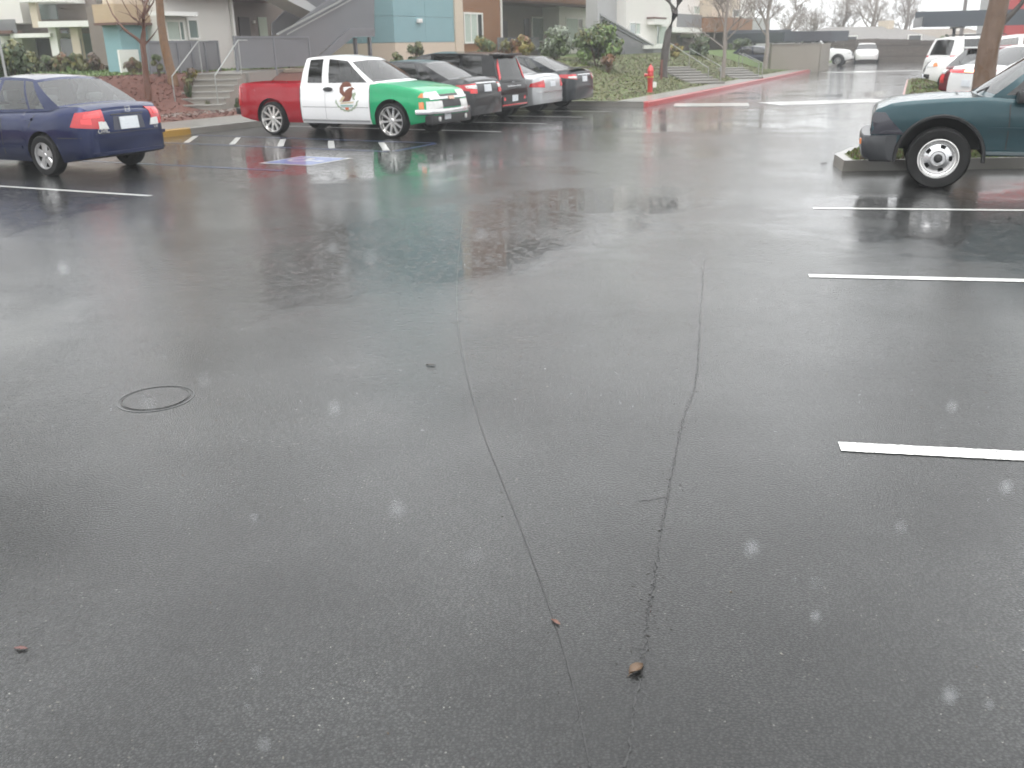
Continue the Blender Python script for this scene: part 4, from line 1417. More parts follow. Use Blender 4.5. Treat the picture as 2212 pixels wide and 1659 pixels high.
# ---- right-hand row further back
HR = Vector((.974, .225, 0))
P_WH = paint('pearl_white_paint', (0.78, 0.78, 0.77))
def rear_place(px, py, d, h, L):
    p = at(px, py, d)
    return Vector((p.x, p.y, 0)) + h * (L / 2)
L = 4.6
sp = sedan_spec(L, 1.88, 1.56, 2.85, .85, deck=1.08, belt=1.02, hood=1.02, nose=.78, ws=(1.15, .3), rg=(-1.95, -.75), r=.36, rim=.25, mats=dict(body=P_WH, glass=M_GLASSD), rim_style='seven')
c0 = rear_place(2088, 170, 23.5, HR, L)
fast = Car('white_fastback', 'white fastback with a lit red light bar across its tail, behind the tree trunk', c0, HR, sp)
lb = fast.end('tail_light_bar', -1, [(-.78, .93), (.78, .93), (.78, 1.01), (-.78, 1.01)], M_LAMPRED, .014, 16, 2)
fast.end('lit_segment', -1, [(-.30, .95), (.14, .95), (.14, .995), (-.30, .995)], M_LITHOT, .02, 8, 2, lb)
fast.end('lit_segment', -1, [(.16, .95), (.74, .95), (.74, .995), (.16, .995)], M_LIT, .018, 8, 2, lb)
plate(fast, -1, .7)
for s in (1, -1): chrome_line(fast, s, [(.9, 1.05), (-.3, 1.04), (-1.4, 1.08)])
fast.mirror(.8, 1.02, P_WH)

P_MA = paint('maroon_paint', (0.13, 0.012, 0.018), 0.3)
L = 4.2
sp = dict(L=L, W=1.78, xr=-1.3, xf=1.3, r=.31, rim=.2, arch=.37, track=1.56, zb=.2, rim_style='seven', bump_z=.45,
    top=[(-2.1, .6), (-2.07, .82), (-2.0, .92), (-1.5, .98), (0, .95), (1.0, .97), (1.6, .88), (2.0, .72), (2.1, .55)],
    plan=[(-2.1, .72), (-2.04, .8), (-1.8, .875), (0, .89), (1.4, .87), (1.85, .76), (2.1, .55)],
    cabin=dict(yt=.6, yb=.9, kinds='pgpgpgp', bow_r=.06, bow_f=.14, side=[(1.05, .3, 1.42), (.93, .22, 1.45), (.05, .0, 1.49), (-.05, -.1, 1.49), (-.85, -.85, 1.48), (-.95, -.93, 1.475), (-1.45, -1.2, 1.46), (-1.95, -1.4, 1.44)]),
    mats=dict(body=P_MA, glass=M_GLASS))
c0 = rear_place(2064, 185, 28.0, HR, L)
maro = Car('maroon_hatchback', 'maroon hatchback with a big round red tail lamp, left of the white fastback', c0, HR, sp)
for s in (1, -1):
    t_ = maro.cyl('tail_lamp', -1.3, [(180 - s * 34, .50), (180 - s * 50, .50), (180 - s * 48, .86), (180 - s * 36, .88)], M_LAMPRED, .015, 6, 5)
    maro.cyl('lamp_cell', -1.3, [(180 - s * 35, .58), (180 - s * 45, .58), (180 - s * 45, .72), (180 - s * 35, .72)], M_LAMPRED2, .02, 4, 3, t_)
    maro.cyl('reverse_lamp_cell', -1.3, [(180 - s * 35, .75), (180 - s * 46, .75), (180 - s * 46, .85), (180 - s * 35, .86)], M_LAMPCLR, .02, 4, 3, t_)
MB().tube([(-2.02, 0, 1.02), (-1.9, .25, 1.12)], .012, 5).build('rear_wiper', M_DARK, maro.root)
MB().box((-1.62, -.58, 1.44), (-1.36, .58, 1.485), bev=.012).build('roof_spoiler', P_WH, maro.root, 40)

L = 5.3
sp = dict(L=L, W=1.89, xr=-1.55, xf=1.75, r=.38, rim=.22, arch=.46, track=1.66, tw=.25, zb=.38, rim_style='seven', bump_z=.0, ends=(.15, .12),
    top=[(-2.65, 1.1), (-2.6, 1.18), (-.75, 1.18), (-.6, 1.14), (.9, 1.12), (1.2, 1.16), (2.0, 1.10), (2.4, 1.02), (2.55, .92), (2.62, .75), (2.65, .6)],
    plan=[(-2.65, .86), (-2.5, .93), (0, .945), (1.7, .945), (2.25, .91), (2.5, .80), (2.6, .70), (2.65, .62)], bed=(-2.5, -1.0, .7), bump_y=0,
    cabin=dict(yt=.66, yb=.93, kinds='pgpgp', bow_r=.02, side=[(1.22, .45, 1.70), (1.08, .38, 1.73), (.0, -.02, 1.78), (-.12, -.14, 1.78), (-.75, -.72, 1.76), (-.9, -.85, 1.73)]),
    mats=dict(body=P_WH, glass=M_GLASSD))
p = at(1993, 190, 33.0)
taco = Car('white_pickup', 'white pickup backed in, headlamp and grille facing left beside the maroon hatchback', Vector((p.x, p.y, 0)) + Vector((.935, -.355, 0)) * 2.6, Vector((-.935, .355, 0)), sp, cat='pickup')
for s in (1, -1):
    h_ = taco.cyl('headlamp', 1.6, [(s * 26, .80), (s * 52, .86), (s * 50, 1.0), (s * 26, .98)], M_LAMPCLR, .014, 8, 3)
    taco.cyl('amber_lamp_end', 1.6, [(s * 46, .85), (s * 53, .87), (s * 51, .97), (s * 46, .98)], M_LAMPAMB, .018, 3, 2, h_)
    taco.cyl('fog_lamp_recess', 1.6, [(s * 30, .48), (s * 42, .48), (s * 42, .62), (s * 30, .62)], M_DARK, .012, 4, 3)
taco.end('grille', 1, [(-.46, .68), (.46, .68), (.50, 1.0), (-.50, 1.0)], M_DARK, .012, 8, 4)
taco.end('skid_plate', 1, [(-.6, .50), (.6, .50), (.55, .60), (-.55, .60)], mat('skid_silver', (.5, .52, .55), .3, .6), .03, 8, 2)
taco.mirror(.95, 1.15, P_WH)

L = 4.8
suv_sp = dict(L=L, W=1.9, xr=-1.4, xf=1.4, r=.38, rim=.23, arch=.45, track=1.68, zb=.32, rim_style='seven', bump_z=.62,
    top=[(-2.4, .85), (-2.37, 1.05), (-2.3, 1.1), (0, 1.1), (1.0, 1.12), (1.4, 1.1), (2.0, 1.0), (2.3, .88), (2.4, .6)],
    plan=[(-2.4, .84), (-2.32, .9), (-2.0, .95), (1.5, .95), (2.0, .9), (2.3, .76), (2.4, .62)],
    cabin=dict(yt=.68, yb=.93, kinds='pgpgpgp', bow_r=.05, rear_edge=True, side=[(1.12, .45, 1.68), (1.0, .38, 1.71), (.05, .02, 1.76), (-.07, -.1, 1.76), (-.95, -.93, 1.76), (-1.1, -1.08, 1.755), (-1.95, -1.85, 1.74), (-2.32, -2.1, 1.70)]),
    mats=dict(body=P_WH, glass=M_GLASSD))
c0 = rear_place(2022, 150, 38.5, HR, L)
suv = Car('white_suv', 'white boxy SUV parked nose in beyond the white pickup', c0, HR, suv_sp)
for s in (1, -1): suv.cyl('tail_lamp', -1.5, [(180 - s * 38, 1.02), (180 - s * 50, 1.02), (180 - s * 50, 1.09), (180 - s * 38, 1.09)], M_LAMPRED, .015, 5, 2)
for y in (.5, -.5): MB().tube([(-1.7, y, 1.79), (-1.6, y, 1.84), (.1, y, 1.85), (.2, y, 1.80)], .018, 5).build('roof_rail', M_DARK, suv.root)

# ---- far cars
def far_car(name, label, px, py, h, sp_, cat='car', d=None):
    p = gr(px, py) if d is None else at(px, py, d)
    return Car(name, label, (p.x, p.y), h, sp_, cat=cat)
import copy
t2 = copy.deepcopy({k: v for k, v in taco.sp.items() if k != 'mats'})
t2['mats'] = taco.sp['mats']; t2['seats'] = False
fp = far_car('white_pickup', 'white pickup with a chrome trimmed cab, nose out past the rubbish enclosure', 1757, 137, Vector((.9, -.43, 0)), t2, 'pickup', d=70)
for s in (1, -1): fp.cyl('headlamp', 1.6, [(s * 26, .80), (s * 52, .86), (s * 50, 1.0), (s * 26, .98)], M_LAMPCLR, .014, 8, 3)
fp.end('grille', 1, [(-.46, .68), (.46, .68), (.50, 1.0), (-.50, 1.0)], M_DARK, .012, 8, 4)
sp = sedan_spec(4.5, 1.8, 1.46, 2.65, .9, mats=dict(body=paint('navy_paint', (.01, .014, .03)), glass=M_GLASSD), seats=False)
far_car('navy_sedan', 'dark navy sedan half hidden left of the rubbish enclosure', 1640, 142, Vector((.8, -.6, 0)), sp, d=62)
sp = sedan_spec(4.6, 1.82, 1.46, 2.7, .95, mats=dict(body=P_WH, glass=M_GLASSD), seats=False)
far_car('white_sedan', 'small white car against the dark fence at the far end of the road', 1869, 132, Vector((-.3, -.95, 0)), sp, d=78)
# ------------------------------------------------------------------ buildings on the left
def siding(name, col, pitch, rough=.6, depth=.35, var=.12, axis='Z'):
    m = mat(name, col, rough, var=var, vscale=1.6)
    n, l, b = m.node_tree.nodes, m.node_tree.links, m.node_tree.nodes['Principled BSDF']
    tc = n.new('ShaderNodeTexCoord')
    w = n.new('ShaderNodeTexWave')
    w.bands_direction = axis
    w.wave_profile = 'SAW'
    w.inputs['Scale'].default_value = 1.0 / pitch / 3.1831 * 10 / 10
    w.inputs['Distortion'].default_value = 0.15
    l.new(tc.outputs['Object'], w.inputs['Vector'])
    bp = n.new('ShaderNodeBump')
    bp.inputs['Strength'].default_value = depth
    bp.inputs['Distance'].default_value = .02
    l.new(w.outputs['Fac'], bp.inputs['Height'])
    l.new(bp.outputs[0], b.inputs['Normal'])
    return m
M_WHT = mat('white_stucco', (.72, .70, .66), .8, var=.05, vscale=1.2, bump=.2, bscale=80)
M_CRM = mat('cream_stucco', (.58, .50, .40), .8, var=.07, vscale=1.0, bump=.2, bscale=80)
M_TEALW = mat('teal_panel', (.22, .37, .40), .6, var=.07, vscale=1.4)
M_GRYW = mat('grey_stucco', (.42, .42, .42), .8, var=.06, bump=.2, bscale=80)
M_WOOD = siding('brown_wood_siding', (.24, .115, .055), .16)
M_TAN = siding('tan_wood_siding', (.48, .36, .24), .16)
M_TAUPE = siding('taupe_siding', (.20, .165, .145), .18)
M_SOFF = mat('brown_fascia', (.13, .065, .05), .6)
M_RAIL = mat('grey_perforated_metal', (.22, .22, .235), .5, .2, var=.1, vscale=20, bump=.3, bscale=200)
def perforate(m, a):
    # fine perforation: the sheet lets this share of light straight through
    n, l = m.node_tree.nodes, m.node_tree.links
    out = [x for x in n if x.type == 'OUTPUT_MATERIAL'][0]
    tr = n.new('ShaderNodeBsdfTransparent')
    mx = n.new('ShaderNodeMixShader')
    mx.inputs[0].default_value = a
    l.new(n['Principled BSDF'].outputs[0], mx.inputs[1])
    l.new(tr.outputs[0], mx.inputs[2])
    l.new(mx.outputs[0], out.inputs['Surface'])
perforate(M_RAIL, .28)
M_RAILF = mat('grey_steel', (.20, .205, .22), .45, .4)
M_GALV = mat('galvanised_rail', (.38, .39, .38), .35, .7)
M_WPNT = mat('white_trim', (.78, .77, .74), .5, var=.04)
M_CURT = mat('pale_curtain', (.46, .52, .47), .8, var=.12, vscale=4)
M_DGLS = mat('dark_window_glass', (.03, .033, .035), .08, coat=1, var=.1)
M_MGLS = mat('green_grey_window_glass', (.20, .25, .235), .12, coat=1, var=.25, vscale=3)
M_DOOR = mat('dark_door', (.045, .035, .038), .5)
M_ROOF = mat('dark_metal_roof', (.06, .065, .075), .45, .3)
M_RETW = wet('retaining_wall', (.28, .26, .23))

class Bld:
    def __init__(self, name, label, s, v, z=0.0, cat='building'):
        self.s, self.v, self.z = s, v, z
        self.root = tag(empty(name, SV(s, v, z), -PHI), label, cat)
    def box(self, name, m, s0, s1, v0, v1, z0, z1, parent=None, bev=0):
        b = MB().box((s0 - self.s, v0 - self.v, z0 - self.z), (s1 - self.s, v1 - self.v, z1 - self.z), bev=bev)
        return b.build(name, m, parent or self.root)
    def pbox(self, name, m, px0, px1, py0, py1, s, th=.06, parent=None, z0=None, z1=None):
        # panel whose outer face lies in the plane at s, edges read at the panel's middle height / middle column
        pm = (py0 + py1) / 2
        va, _ = on_s(px0, pm, s)
        vb, _ = on_s(px1, pm, s)
        xm = (px0 + px1) / 2
        _, za = on_s(xm, py0, s)
        _, zb = on_s(xm, py1, s)
        return self.box(name, m, s - th, s, va, vb, zb if z0 is None else z0, za if z1 is None else z1, parent)
    def window(self, px0, px1, py0, py1, s, pane=None, bars=(.5,), fw=.07, name='window', frame=None):
        pm, xm = (py0 + py1) / 2, (px0 + px1) / 2
        va, vb = on_s(px0, pm, s)[0], on_s(px1, pm, s)[0]
        z1, z0 = on_s(xm, py0, s)[1], on_s(xm, py1, s)[1]
        return self.win(va, vb, z0, z1, s, pane, bars, fw, name, frame)
    def win(self, va, vb, z0, z1, s, pane=None, bars=(.5,), fw=.07, name='window', frame=None):
        b = MB()
        S, V, Z = self.s, self.v, self.z
        def bx(v0, v1, a, c): b.box((s - S, v0 - V, a - Z), (s - S + .06, v1 - V, c - Z))
        bx(va, va + fw, z0, z1); bx(vb - fw, vb, z0, z1)
        bx(va + fw, vb - fw, z0, z0 + fw); bx(va + fw, vb - fw, z1 - fw, z1)
        for t in bars:
            c = va + (vb - va) * t
            bx(c - fw * .4, c + fw * .4, z0 + fw, z1 - fw)
        w = b.build(name, frame or M_WPNT, self.root)
        panes = pane if isinstance(pane, (list, tuple)) else [pane or M_MGLS] * (len(bars) + 1)
        cuts = [0] + list(bars) + [1]
        for k, m in enumerate(panes):
            a, c = va + (vb - va) * cuts[k], va + (vb - va) * cuts[k + 1]
            self.box('pane', m, s + .005, s + .02, a + .02, c - .02, z0 + .02, z1 - .02, w)
        return w
    def upper(self, s, v0, v1, z_from, storeys, m_wall, sh=2.9, win=True):
        for k in range(storeys):
            z = z_from + k * sh
            self.box('upper_wall', m_wall, s - .5, s, v0, v1, z, z + sh - .02)
            if win:
                n = max(1, int((v1 - v0) / 3.2))
                for j in range(n):
                    c = v0 + (v1 - v0) * (j + .5) / n
                    self.win(c - .8, c + .8, z + .9, z + 2.3, s + .003)

# ---- main apartment block behind the pickup and the row of cars
FA = -27.0
A = Bld('apartment_building', 'apartment block with a teal stair tower, white bays and brown wood siding', FA, on_s(600, 100, FA)[0])
va = lambda px, s=FA: on_s(px, 60, s)[0]
za = lambda py, px, s=FA: on_s(px, py, s)[1]
zb = 1.1
# left wing: teal ground floor under a tan band
A.box('wall', M_TEALW, FA - 1.6, FA - .8, va(256, FA - .8), va(352, FA - .8), zb - .6, 2.75)
A.pbox('wall_base', M_WPNT, 258, 300, 107, 133, FA - .72, .08, z0=.9)
A.box('wall_band', M_TAN, FA - 1.6, FA - .55, va(252, FA - .55), va(350, FA - .55), 2.75, 3.35)
A.box('band_edge', M_SOFF, FA - 1.6, FA - .50, va(252, FA - .5), va(350, FA - .5), 2.68, 2.76)
A.upper(FA - .8, va(252, FA - .8), va(350, FA - .8), 3.36, 2, M_CRM)
# white bay with sliding windows
A.box('wall', M_WHT, FA - 2.2, FA - .02, va(352), va(504), zb - .6, 3.62)
A.window(357, 398, 43, 90, FA, [M_CURT, M_MGLS], (.72,))
A.window(404, 428, 40, 86, FA, [M_MGLS], ())
A.pbox('white_canopy', M_WPNT, 346, 427, 25, 34, FA + .55, .55)
A.box('soffit', M_SOFF, FA - 2.2, FA + .75, va(352), va(640), 3.64, 3.80)
A.box('balcony_slab', M_WPNT, FA - 2.2, FA + .70, va(352), va(640), 3.81, 3.95)
A.upper(FA - .05, va(352), va(504), 3.96, 2, M_WHT)
# recessed entry
A.box('wall', M_TAUPE, FA - 8, FA - 1.4, va(504), va(700), zb - .6, 3.62)
A.pbox('door', M_DOOR, 518, 541, 37, 88, FA - 1.36, .06)
A.pbox('door', mat('pale_green_door', (.40, .45, .36), .6), 560, 578, 37, 88, FA - 1.36, .06)
A.pbox('wall_lamp', M_WPNT, 548, 552, 44, 50, FA - 1.3, .08)
A.upper(FA - 1.2, va(504), va(700), 3.96, 2, M_TAUPE)
# teal stair tower: two faces, clad in large panels over a cream base
TS = FA + 1.5
t0, t1 = on_s(852, 60, TS)[0], on_s(982, 60, TS)[0]
tside = t0
zt = on_s(900, 91, TS)[1]
A.box('tower_core', M_GRYW, FA - 6, TS - .1, t0 + .1, t1 - .02, 0.6, 11.2)
A.box('tower_base', M_CRM, FA - 6, TS, t0 - .02, t1, .5, zt - .02)
nrow = 8
for j in range(nrow):
    a, c = zt + j * 1.13, zt + (j + 1) * 1.13 - .014
    for k in range(2):
        p, q = t0 + (t1 - t0) * k / 2, t0 + (t1 - t0) * (k + 1) / 2 - .012
        A.box('cladding_panel', M_TEALW, TS - .1, TS - .02, p, q, a, c)
    for k in range(3):
        p, q = FA - 5.5 + k * 2.45, FA - 5.5 + (k + 1) * 2.45 - .012
        if q > TS - .1: q = TS - .1
        A.box('cladding_panel', M_TEALW, p, q, t0 - .0, t0 + .09, a, c)
A.box('tower_coping', M_ROOF, FA - 6.1, TS + .08, t0 - .1, t1 + .1, 11.2, 11.35)
w0, wz = on_s(904, 45, TS)
A.box('wall_lamp', mat('lamp_glass', (.8, .8, .78), .3), TS - .01, TS + .14, w0 - .16, w0 + .16, wz - .09, wz + .09, bev=.03)
A.box('corner_trim', M_CRM, TS - .5, TS + .06, t1 + .005, on_s(999, 60, TS)[0], .5, 11.2)
# brown wood section with the white framed window
WS = TS - .45
A.box('wall', M_WOOD, FA - 8, WS, on_s(999, 60, WS)[0], on_s(1083, 60, WS)[0], .5, 11.0)
A.window(1001, 1042, 27, 94, WS + .003, [M_CURT, M_CURT, M_DGLS], (.36, .70), fw=.09)
# patio bay
PS = FA - .2
A.box('wall', M_TAUPE, FA - 8, PS - 1.2, va(1070), va(1222), .6, 4.1)
A.pbox('door', M_DOOR, 1133, 1144, 40, 92, PS - 1.16, .05)
A.window(1148, 1206, 37, 90, PS - 1.19, [M_MGLS, M_CURT], (.5,))
A.pbox('door', M_DOOR, 1087, 1097, 45, 92, PS - 1.16, .05)
A.box('wall', M_WHT, FA - 8, PS, va(1214), va(1298), .6, 4.1)
A.window(1221, 1258, 38, 92, PS + .003, [M_CURT, M_DGLS], (.72,))
A.box('balcony_slab', M_WOOD, FA - 8, PS + 1.0, va(1062), va(1318), on_s(1200, 9, PS)[1], on_s(1200, 9, PS)[1] + .5)
A.box('soffit', M_SOFF, FA - 8, PS + .9, va(1064), va(1316), on_s(1200, 9, PS)[1] - .12, on_s(1200, 9, PS)[1] - .003)
A.upper(PS - .6, va(1064), va(1300), on_s(1200, 9, PS)[1] + .52, 2, M_WOOD)
A.box('roof_slab', M_ROOF, FA - 2.6, FA + 1.0, va(252), va(700), 9.85, 10.1)
A.box('roof_slab', M_ROOF, FA - 8.5, FA + 1.2, va(1000), va(1318), 11.0, 11.3)
A.box('upper_wall', M_TAUPE, FA - 8, FA - 2, va(700), t0 - .1, .6, 10.6)

for px_, s_ in ((352, FA + .02), (503, FA + .02), (1082, WS + .02), (1296, PS + .02)):
    v_ = va(px_, s_)
    A.box('downspout', M_WPNT, s_, s_ + .09, v_ - .05, v_ + .05, .9, 9.8)
A.box('gutter', M_WPNT, FA + 1.0, FA + 1.14, va(252), va(700), 9.86, 10.0)

# ---- patio fences: each a thing, panels and posts as parts
def panel_fence(name, label, px0, px1, py0, py1, s, n, m=M_RAIL, z0=None, posts=True, z1=None):
    xm, pm = (px0 + px1) / 2, (py0 + py1) / 2
    v0, v1 = on_s(px0, pm, s)[0], on_s(px1, pm, s)[0]
    zt_, zl = (on_s(xm, py0, s)[1] if z1 is None else z1), (on_s(xm, py1, s)[1] if z0 is None else z0)
    B = Bld(name, label, s, v0, zl, 'fence')
    for k in range(n):
        a, c = v0 + (v1 - v0) * k / n, v0 + (v1 - v0) * (k + 1) / n
        B.box('fence_panel', m, s - .02, s + .02, a + .05, c - .01, zl + .05, zt_ - .03)
    for k in range(n + 1):
        a = v0 + (v1 - v0) * k / n
        g = SV(s, a)
        B.box('post', M_RAILF, s - .035, s + .035, a - .03, a + .04, min(zl, terrain(g.x, g.y) - .05), zt_ - .035)
    B.box('top_rail', M_RAILF, s - .04, s + .04, v0 - .03, v1 + .04, zt_ - .03, zt_ + .03)
    return B
panel_fence('patio_fence', 'grey metal patio fence in front of the white bay windows', 322, 472, 90, 157, -24.9, 5)
panel_fence('patio_fence', 'grey patio fence before the brown recess right of the wood siding', 1076, 1163, 82, 112, -25.4, 3)

# ---- steel stair beside the teal tower
S0 = -23.2
ST = Bld('steel_staircase', 'grey steel staircase with perforated side panels rising to the teal tower', S0, on_s(588, 120, S0)[0], .6, 'staircase')
def svz(px, py, s): 
    v, z = on_s(px, py, s)
    return v, z
def slab(name, m, quad, s, th):
    # quad: four (px, py) corners on plane s, extruded by th
    P = [on_s(x, y, s) for x, y in quad]
    n = len(P)
    vs = [(s - ST.s, v - ST.v, z - ST.z) for v, z in P] + [(s - th - ST.s, v - ST.v, z - ST.z) for v, z in P]
    fs = [tuple(range(n))[::-1], tuple(range(n, 2 * n))] + [(i, (i + 1) % n, n + (i + 1) % n, n + i) for i in range(n)]
    return mesh_obj(name, vs, fs, m, ST.root)
slab('side_panel', M_RAIL, [(604, 148), (676, 128), (756, 62), (809, 60), (809, -40), (760, -38), (604, 76)], S0, .04)
slab('stringer', M_RAILF, [(668, 142), (690, 139), (764, 80), (810, 79), (810, 60), (757, 60)], S0 + .05, .05)
slab('side_panel', M_RAIL, [(588, 79), (700, 20), (760, -60), (700, -60), (588, 50)], S0 - 1.3, .04)
slab('handrail', M_GALV, [(600, 76), (744, 0), (790, -26), (790, -29), (744, -4), (600, 72)], S0 + .08, .05)
slab('handrail', M_GALV, [(620, 76), (768, -4), (768, -7), (620, 73)], S0 + .10, .04)
slab('handrail', M_GALV, [(660, 76), (750, 20), (790, -6), (790, -9), (750, 17), (660, 73)], S0 - .9, .04)
slab('upper_flight', M_GRYW, [(560, -10), (600, -10), (700, 40), (700, 28), (640, -14)], S0 - .2, 1.0)
for k in range(9):
    t = k / 8
    x, y = 684 + (758 - 684) * t, 132 + (70 - 132) * t
    v, z = on_s(x, y, S0 - .06)
    ST.box('tread', M_GRYW, S0 - 1.25, S0 - .06, v - .12, v + .2, z - .05, z)
v, z = on_s(790, 68, S0 - .06)
ST.box('landing', M_GRYW, S0 - 1.3, S0 - .06, on_s(762, 68, S0)[0], on_s(812, 68, S0)[0], z - .15, z)
for x, y0 in ((769, 82), (800, 80)):
    v, z = on_s(x, y0, S0 - .3)
    ST.box('post', M_RAILF, S0 - .42, S0 - .3, v - .06, v + .06, .9, z)
ST.box('stair_base', M_CRM, S0 - 1.6, S0 - .1, on_s(560, 150, S0)[0], on_s(700, 150, S0)[0], .5, on_s(640, 150, S0)[1])
panel_fence('stair_fence', 'grey perforated fence panels on posts at the foot of the steel staircase', 509, 668, 80, 149, S0 + .25, 2)

# ---- front steps with two handrails
def hand_rail(name, label, pts, legs, s=None):
    root = empty(name, pts[0])
    tag(root, label, 'handrail')
    P = [Vector(p) - Vector(pts[0]) for p in pts]
    MB().tube(P, .017, 8).build('rail', M_GALV, root, 60)
    for a, zg in legs:
        q = Vector(a) - Vector(pts[0])
        MB().tube([q, Vector((q.x, q.y, zg - pts[0][2]))], .018, 6).build('post', M_GALV, root, 60)
    return root
def steps(name, label, a, b, w, n, m, cat='steps'):
    # flight of n treads from world point a (bottom) to b (top), width w
    a, b = Vector(a), Vector(b)
    d = Vector((b.x - a.x, b.y - a.y, 0))
    Ld = d.length
    d.normalize()
    root = tag(empty(name, a, math.atan2(d.y, d.x)), label, cat)
    for k in range(n):
        z1 = (b.z - a.z) * (k + 1) / n
        o = MB().box((Ld * k / n, -w / 2, -.4), (Ld * (k + 1) / n + .03, w / 2, z1 - .05)).build('riser', M_RETW, root)
        MB().box((Ld * k / n - .03, -w / 2 - .01, z1 - .047), (Ld * (k + 1) / n + .02, w / 2 + .01, z1), bev=.01).build('tread', m, root)
    return root
a, b = gr(452, 231), gr(478, 170)
a = gr(424, 236)
a.z = .15
b = a + Vector((.12, 2.6, .98))
steps('front_steps', 'concrete front steps with timber risers left of the red pickup bed', a, b, 1.5, 6, M_CONC)
land = MB().box((0, -.85, -1.2), (4.2, .85, 0)).build('landing', M_CONC, bpy.data.objects['front_steps'])
land.location = ((b - a).to_2d().length + .035, 0, .98)
for sgn, lab in ((-1, 'left galvanised handrail of the steps behind the blue sedan and pickup'), (1, 'right galvanised handrail of the steps, nearer the pickup bed')):
    o = Vector((1, 0, 0)) * sgn * .62
    p0, p1 = a + o, b + o
    pts = [p0 + Vector((0, 0, .92)) + (p1 - p0).normalized() * .1, p1 + Vector((0, 0, .95)), p1 + Vector((.1, .7, .95))]
    hand_rail('step_handrail', lab, pts, [(pts[0], p0.z - .05), (pts[1], p1.z - .05)])

# ---- white block further right, with its own stair
FB = -21.0
Bb = Bld('white_building', 'white rendered building with an outside stair, behind the fire hydrant', FB, on_s(1352, 60, FB)[0])
vb = lambda px, s=FB: on_s(px, 60, s)[0]
Bb.box('wall', M_GRYW, FB - 1.3, FB - .6, vb(1290, FB - .6), vb(1353, FB - .6), .8, 9.0)
Bb.box('wall', M_WHT, FB - 1.2, FB, vb(1352), vb(1449), .8, 9.0)
Bb.window(1358, 1382, 48, 76, FB + .003, [M_MGLS, M_CURT], (.6,))
Bb.window(1417, 1439, 55, 97, FB + .003, [M_MGLS, M_CURT], (.25,))
Bb.pbox('white_canopy', M_WPNT, 1414, 1445, 41, 53, FB + .5, .5)
Bb.pbox('canopy_edge', M_SOFF, 1414, 1440, 37, 41, FB + .52, .5)
Bb.pbox('white_slab', M_WPNT, 1392, 1438, 97, 105, FB + 1.0, 1.0)
Bb.pbox('plinth', M_RAIL, 1392, 1438, 105, 136, FB + .9, .9)
for k in range(3): Bb.win(vb(1362), vb(1384), 5.0 + k * 2.8, 6.4 + k * 2.8, FB + .003)
# stair flight running down to the right
B2 = FB + .9
STB = Bld('outside_stair', 'dark steel stair sloping down along the white building', B2, on_s(1298, 60, B2)[0], .9, 'staircase')
_ST = ST
ST = STB
slab('side_panel', M_RAIL, [(1297, 118), (1297, 30), (1412, 98), (1412, 122)], B2, .05)
slab('stringer', mat('stair_stringer', (.22, .23, .25), .5), [(1297, 42), (1297, 29), (1413, 97), (1413, 106)], B2 + .06, .05)
slab('handrail', M_GALV, [(1297, 33), (1297, 30.5), (1412, 97), (1412, 99.5)], B2 + .13, .05)
slab('lower_panel', M_RAIL, [(1350, 110), (1412, 133), (1412, 140), (1350, 140)], B2 + .3, .05)
for k in range(8):
    t = (k + .5) / 8
    v, z = on_s(1305 + 100 * t, 46 + 58 * t, B2 - .05)
    STB.box('tread', M_GRYW, B2 - .9, B2 - .06, v - .3, v + .3, z - .05, z)
ST = _ST
# ---- third block with balconies
FC = -22.0
Cc = Bld('balcony_building', 'pale building with grey balconies and white slabs beyond the white block', FC, on_s(1449, 60, FC)[0])
vc = lambda px, s=FC: on_s(px, 60, s)[0]
Cc.box('wall', M_WHT, FC - 2.5, FC - 1.0, vc(1449, FC - 1), vc(1568, FC - 1), .8, 10.8)
Cc.box('wall', M_CRM, FC - 2.4, FC - .4, vc(1534, FC - .4), vc(1560, FC - .4), on_s(1545, 40, FC)[1], 10.8)
Cc.pbox('white_slab', M_WPNT, 1449, 1517, 60, 70, FC + .6, 1.5)
Cc.pbox('balcony_front', M_RAIL, 1464, 1516, 31, 59, FC + .55, .06)
Cc.window(1498, 1537, 13, 32, FC - .997, [M_CURT, M_MGLS], (.4,))
Cc.window(1505, 1546, 80, 112, FC - .997, [M_CURT, M_MGLS], (.6,))
Cc.pbox('white_slab', M_WPNT, 1500, 1548, 74, 80, FC + .2, 1.1)
Cc.pbox('doorway', M_DOOR, 1462, 1474, 76, 112, FC - .95, .05)
Cc.pbox('wall', M_TAUPE, 1449, 1498, 72, 122, FC - .97, .03)
Cc.pbox('bay', M_WHT, 1550, 1566, 88, 120, FC - .3, .6)
for k in range(2): Cc.win(vc(1470), vc(1500), 7.0 + k * 2.6, 8.4 + k * 2.6, FC - .997)
FD = -20.5
Dd = Bld('wood_clad_building', 'building with a brown wood clad upper box behind the rubbish enclosure', FD, on_s(1568, 60, FD)[0])
vd = lambda px, s=FD: on_s(px, 60, s)[0]
Dd.pbox('wood_box', M_WOOD, 1567, 1625, 39, 69, FD + .6, 2.2)
Dd.pbox('wall', M_GRYW, 1625, 1662, 39, 112, FD + .3, 2)
Dd.pbox('wall', M_TAUPE, 1567, 1625, 69, 115, FD, 1.6)
Dd.pbox('doorway', M_DOOR, 1574, 1586, 72, 112, FD + .06, .05)
Dd.window(1600, 1622, 78, 108, FD + .003, [M_CURT], ())
Dd.pbox('wall', M_CRM, 1540, 1600, -60, 38, FD - 1.5, 2)
Dd.pbox('wall', M_WHT, 1600, 1632, -20, 38, FD - 1.6, 2)
Dd.window(1582, 1596, 20, 37, FD - 1.497, [M_MGLS], ())

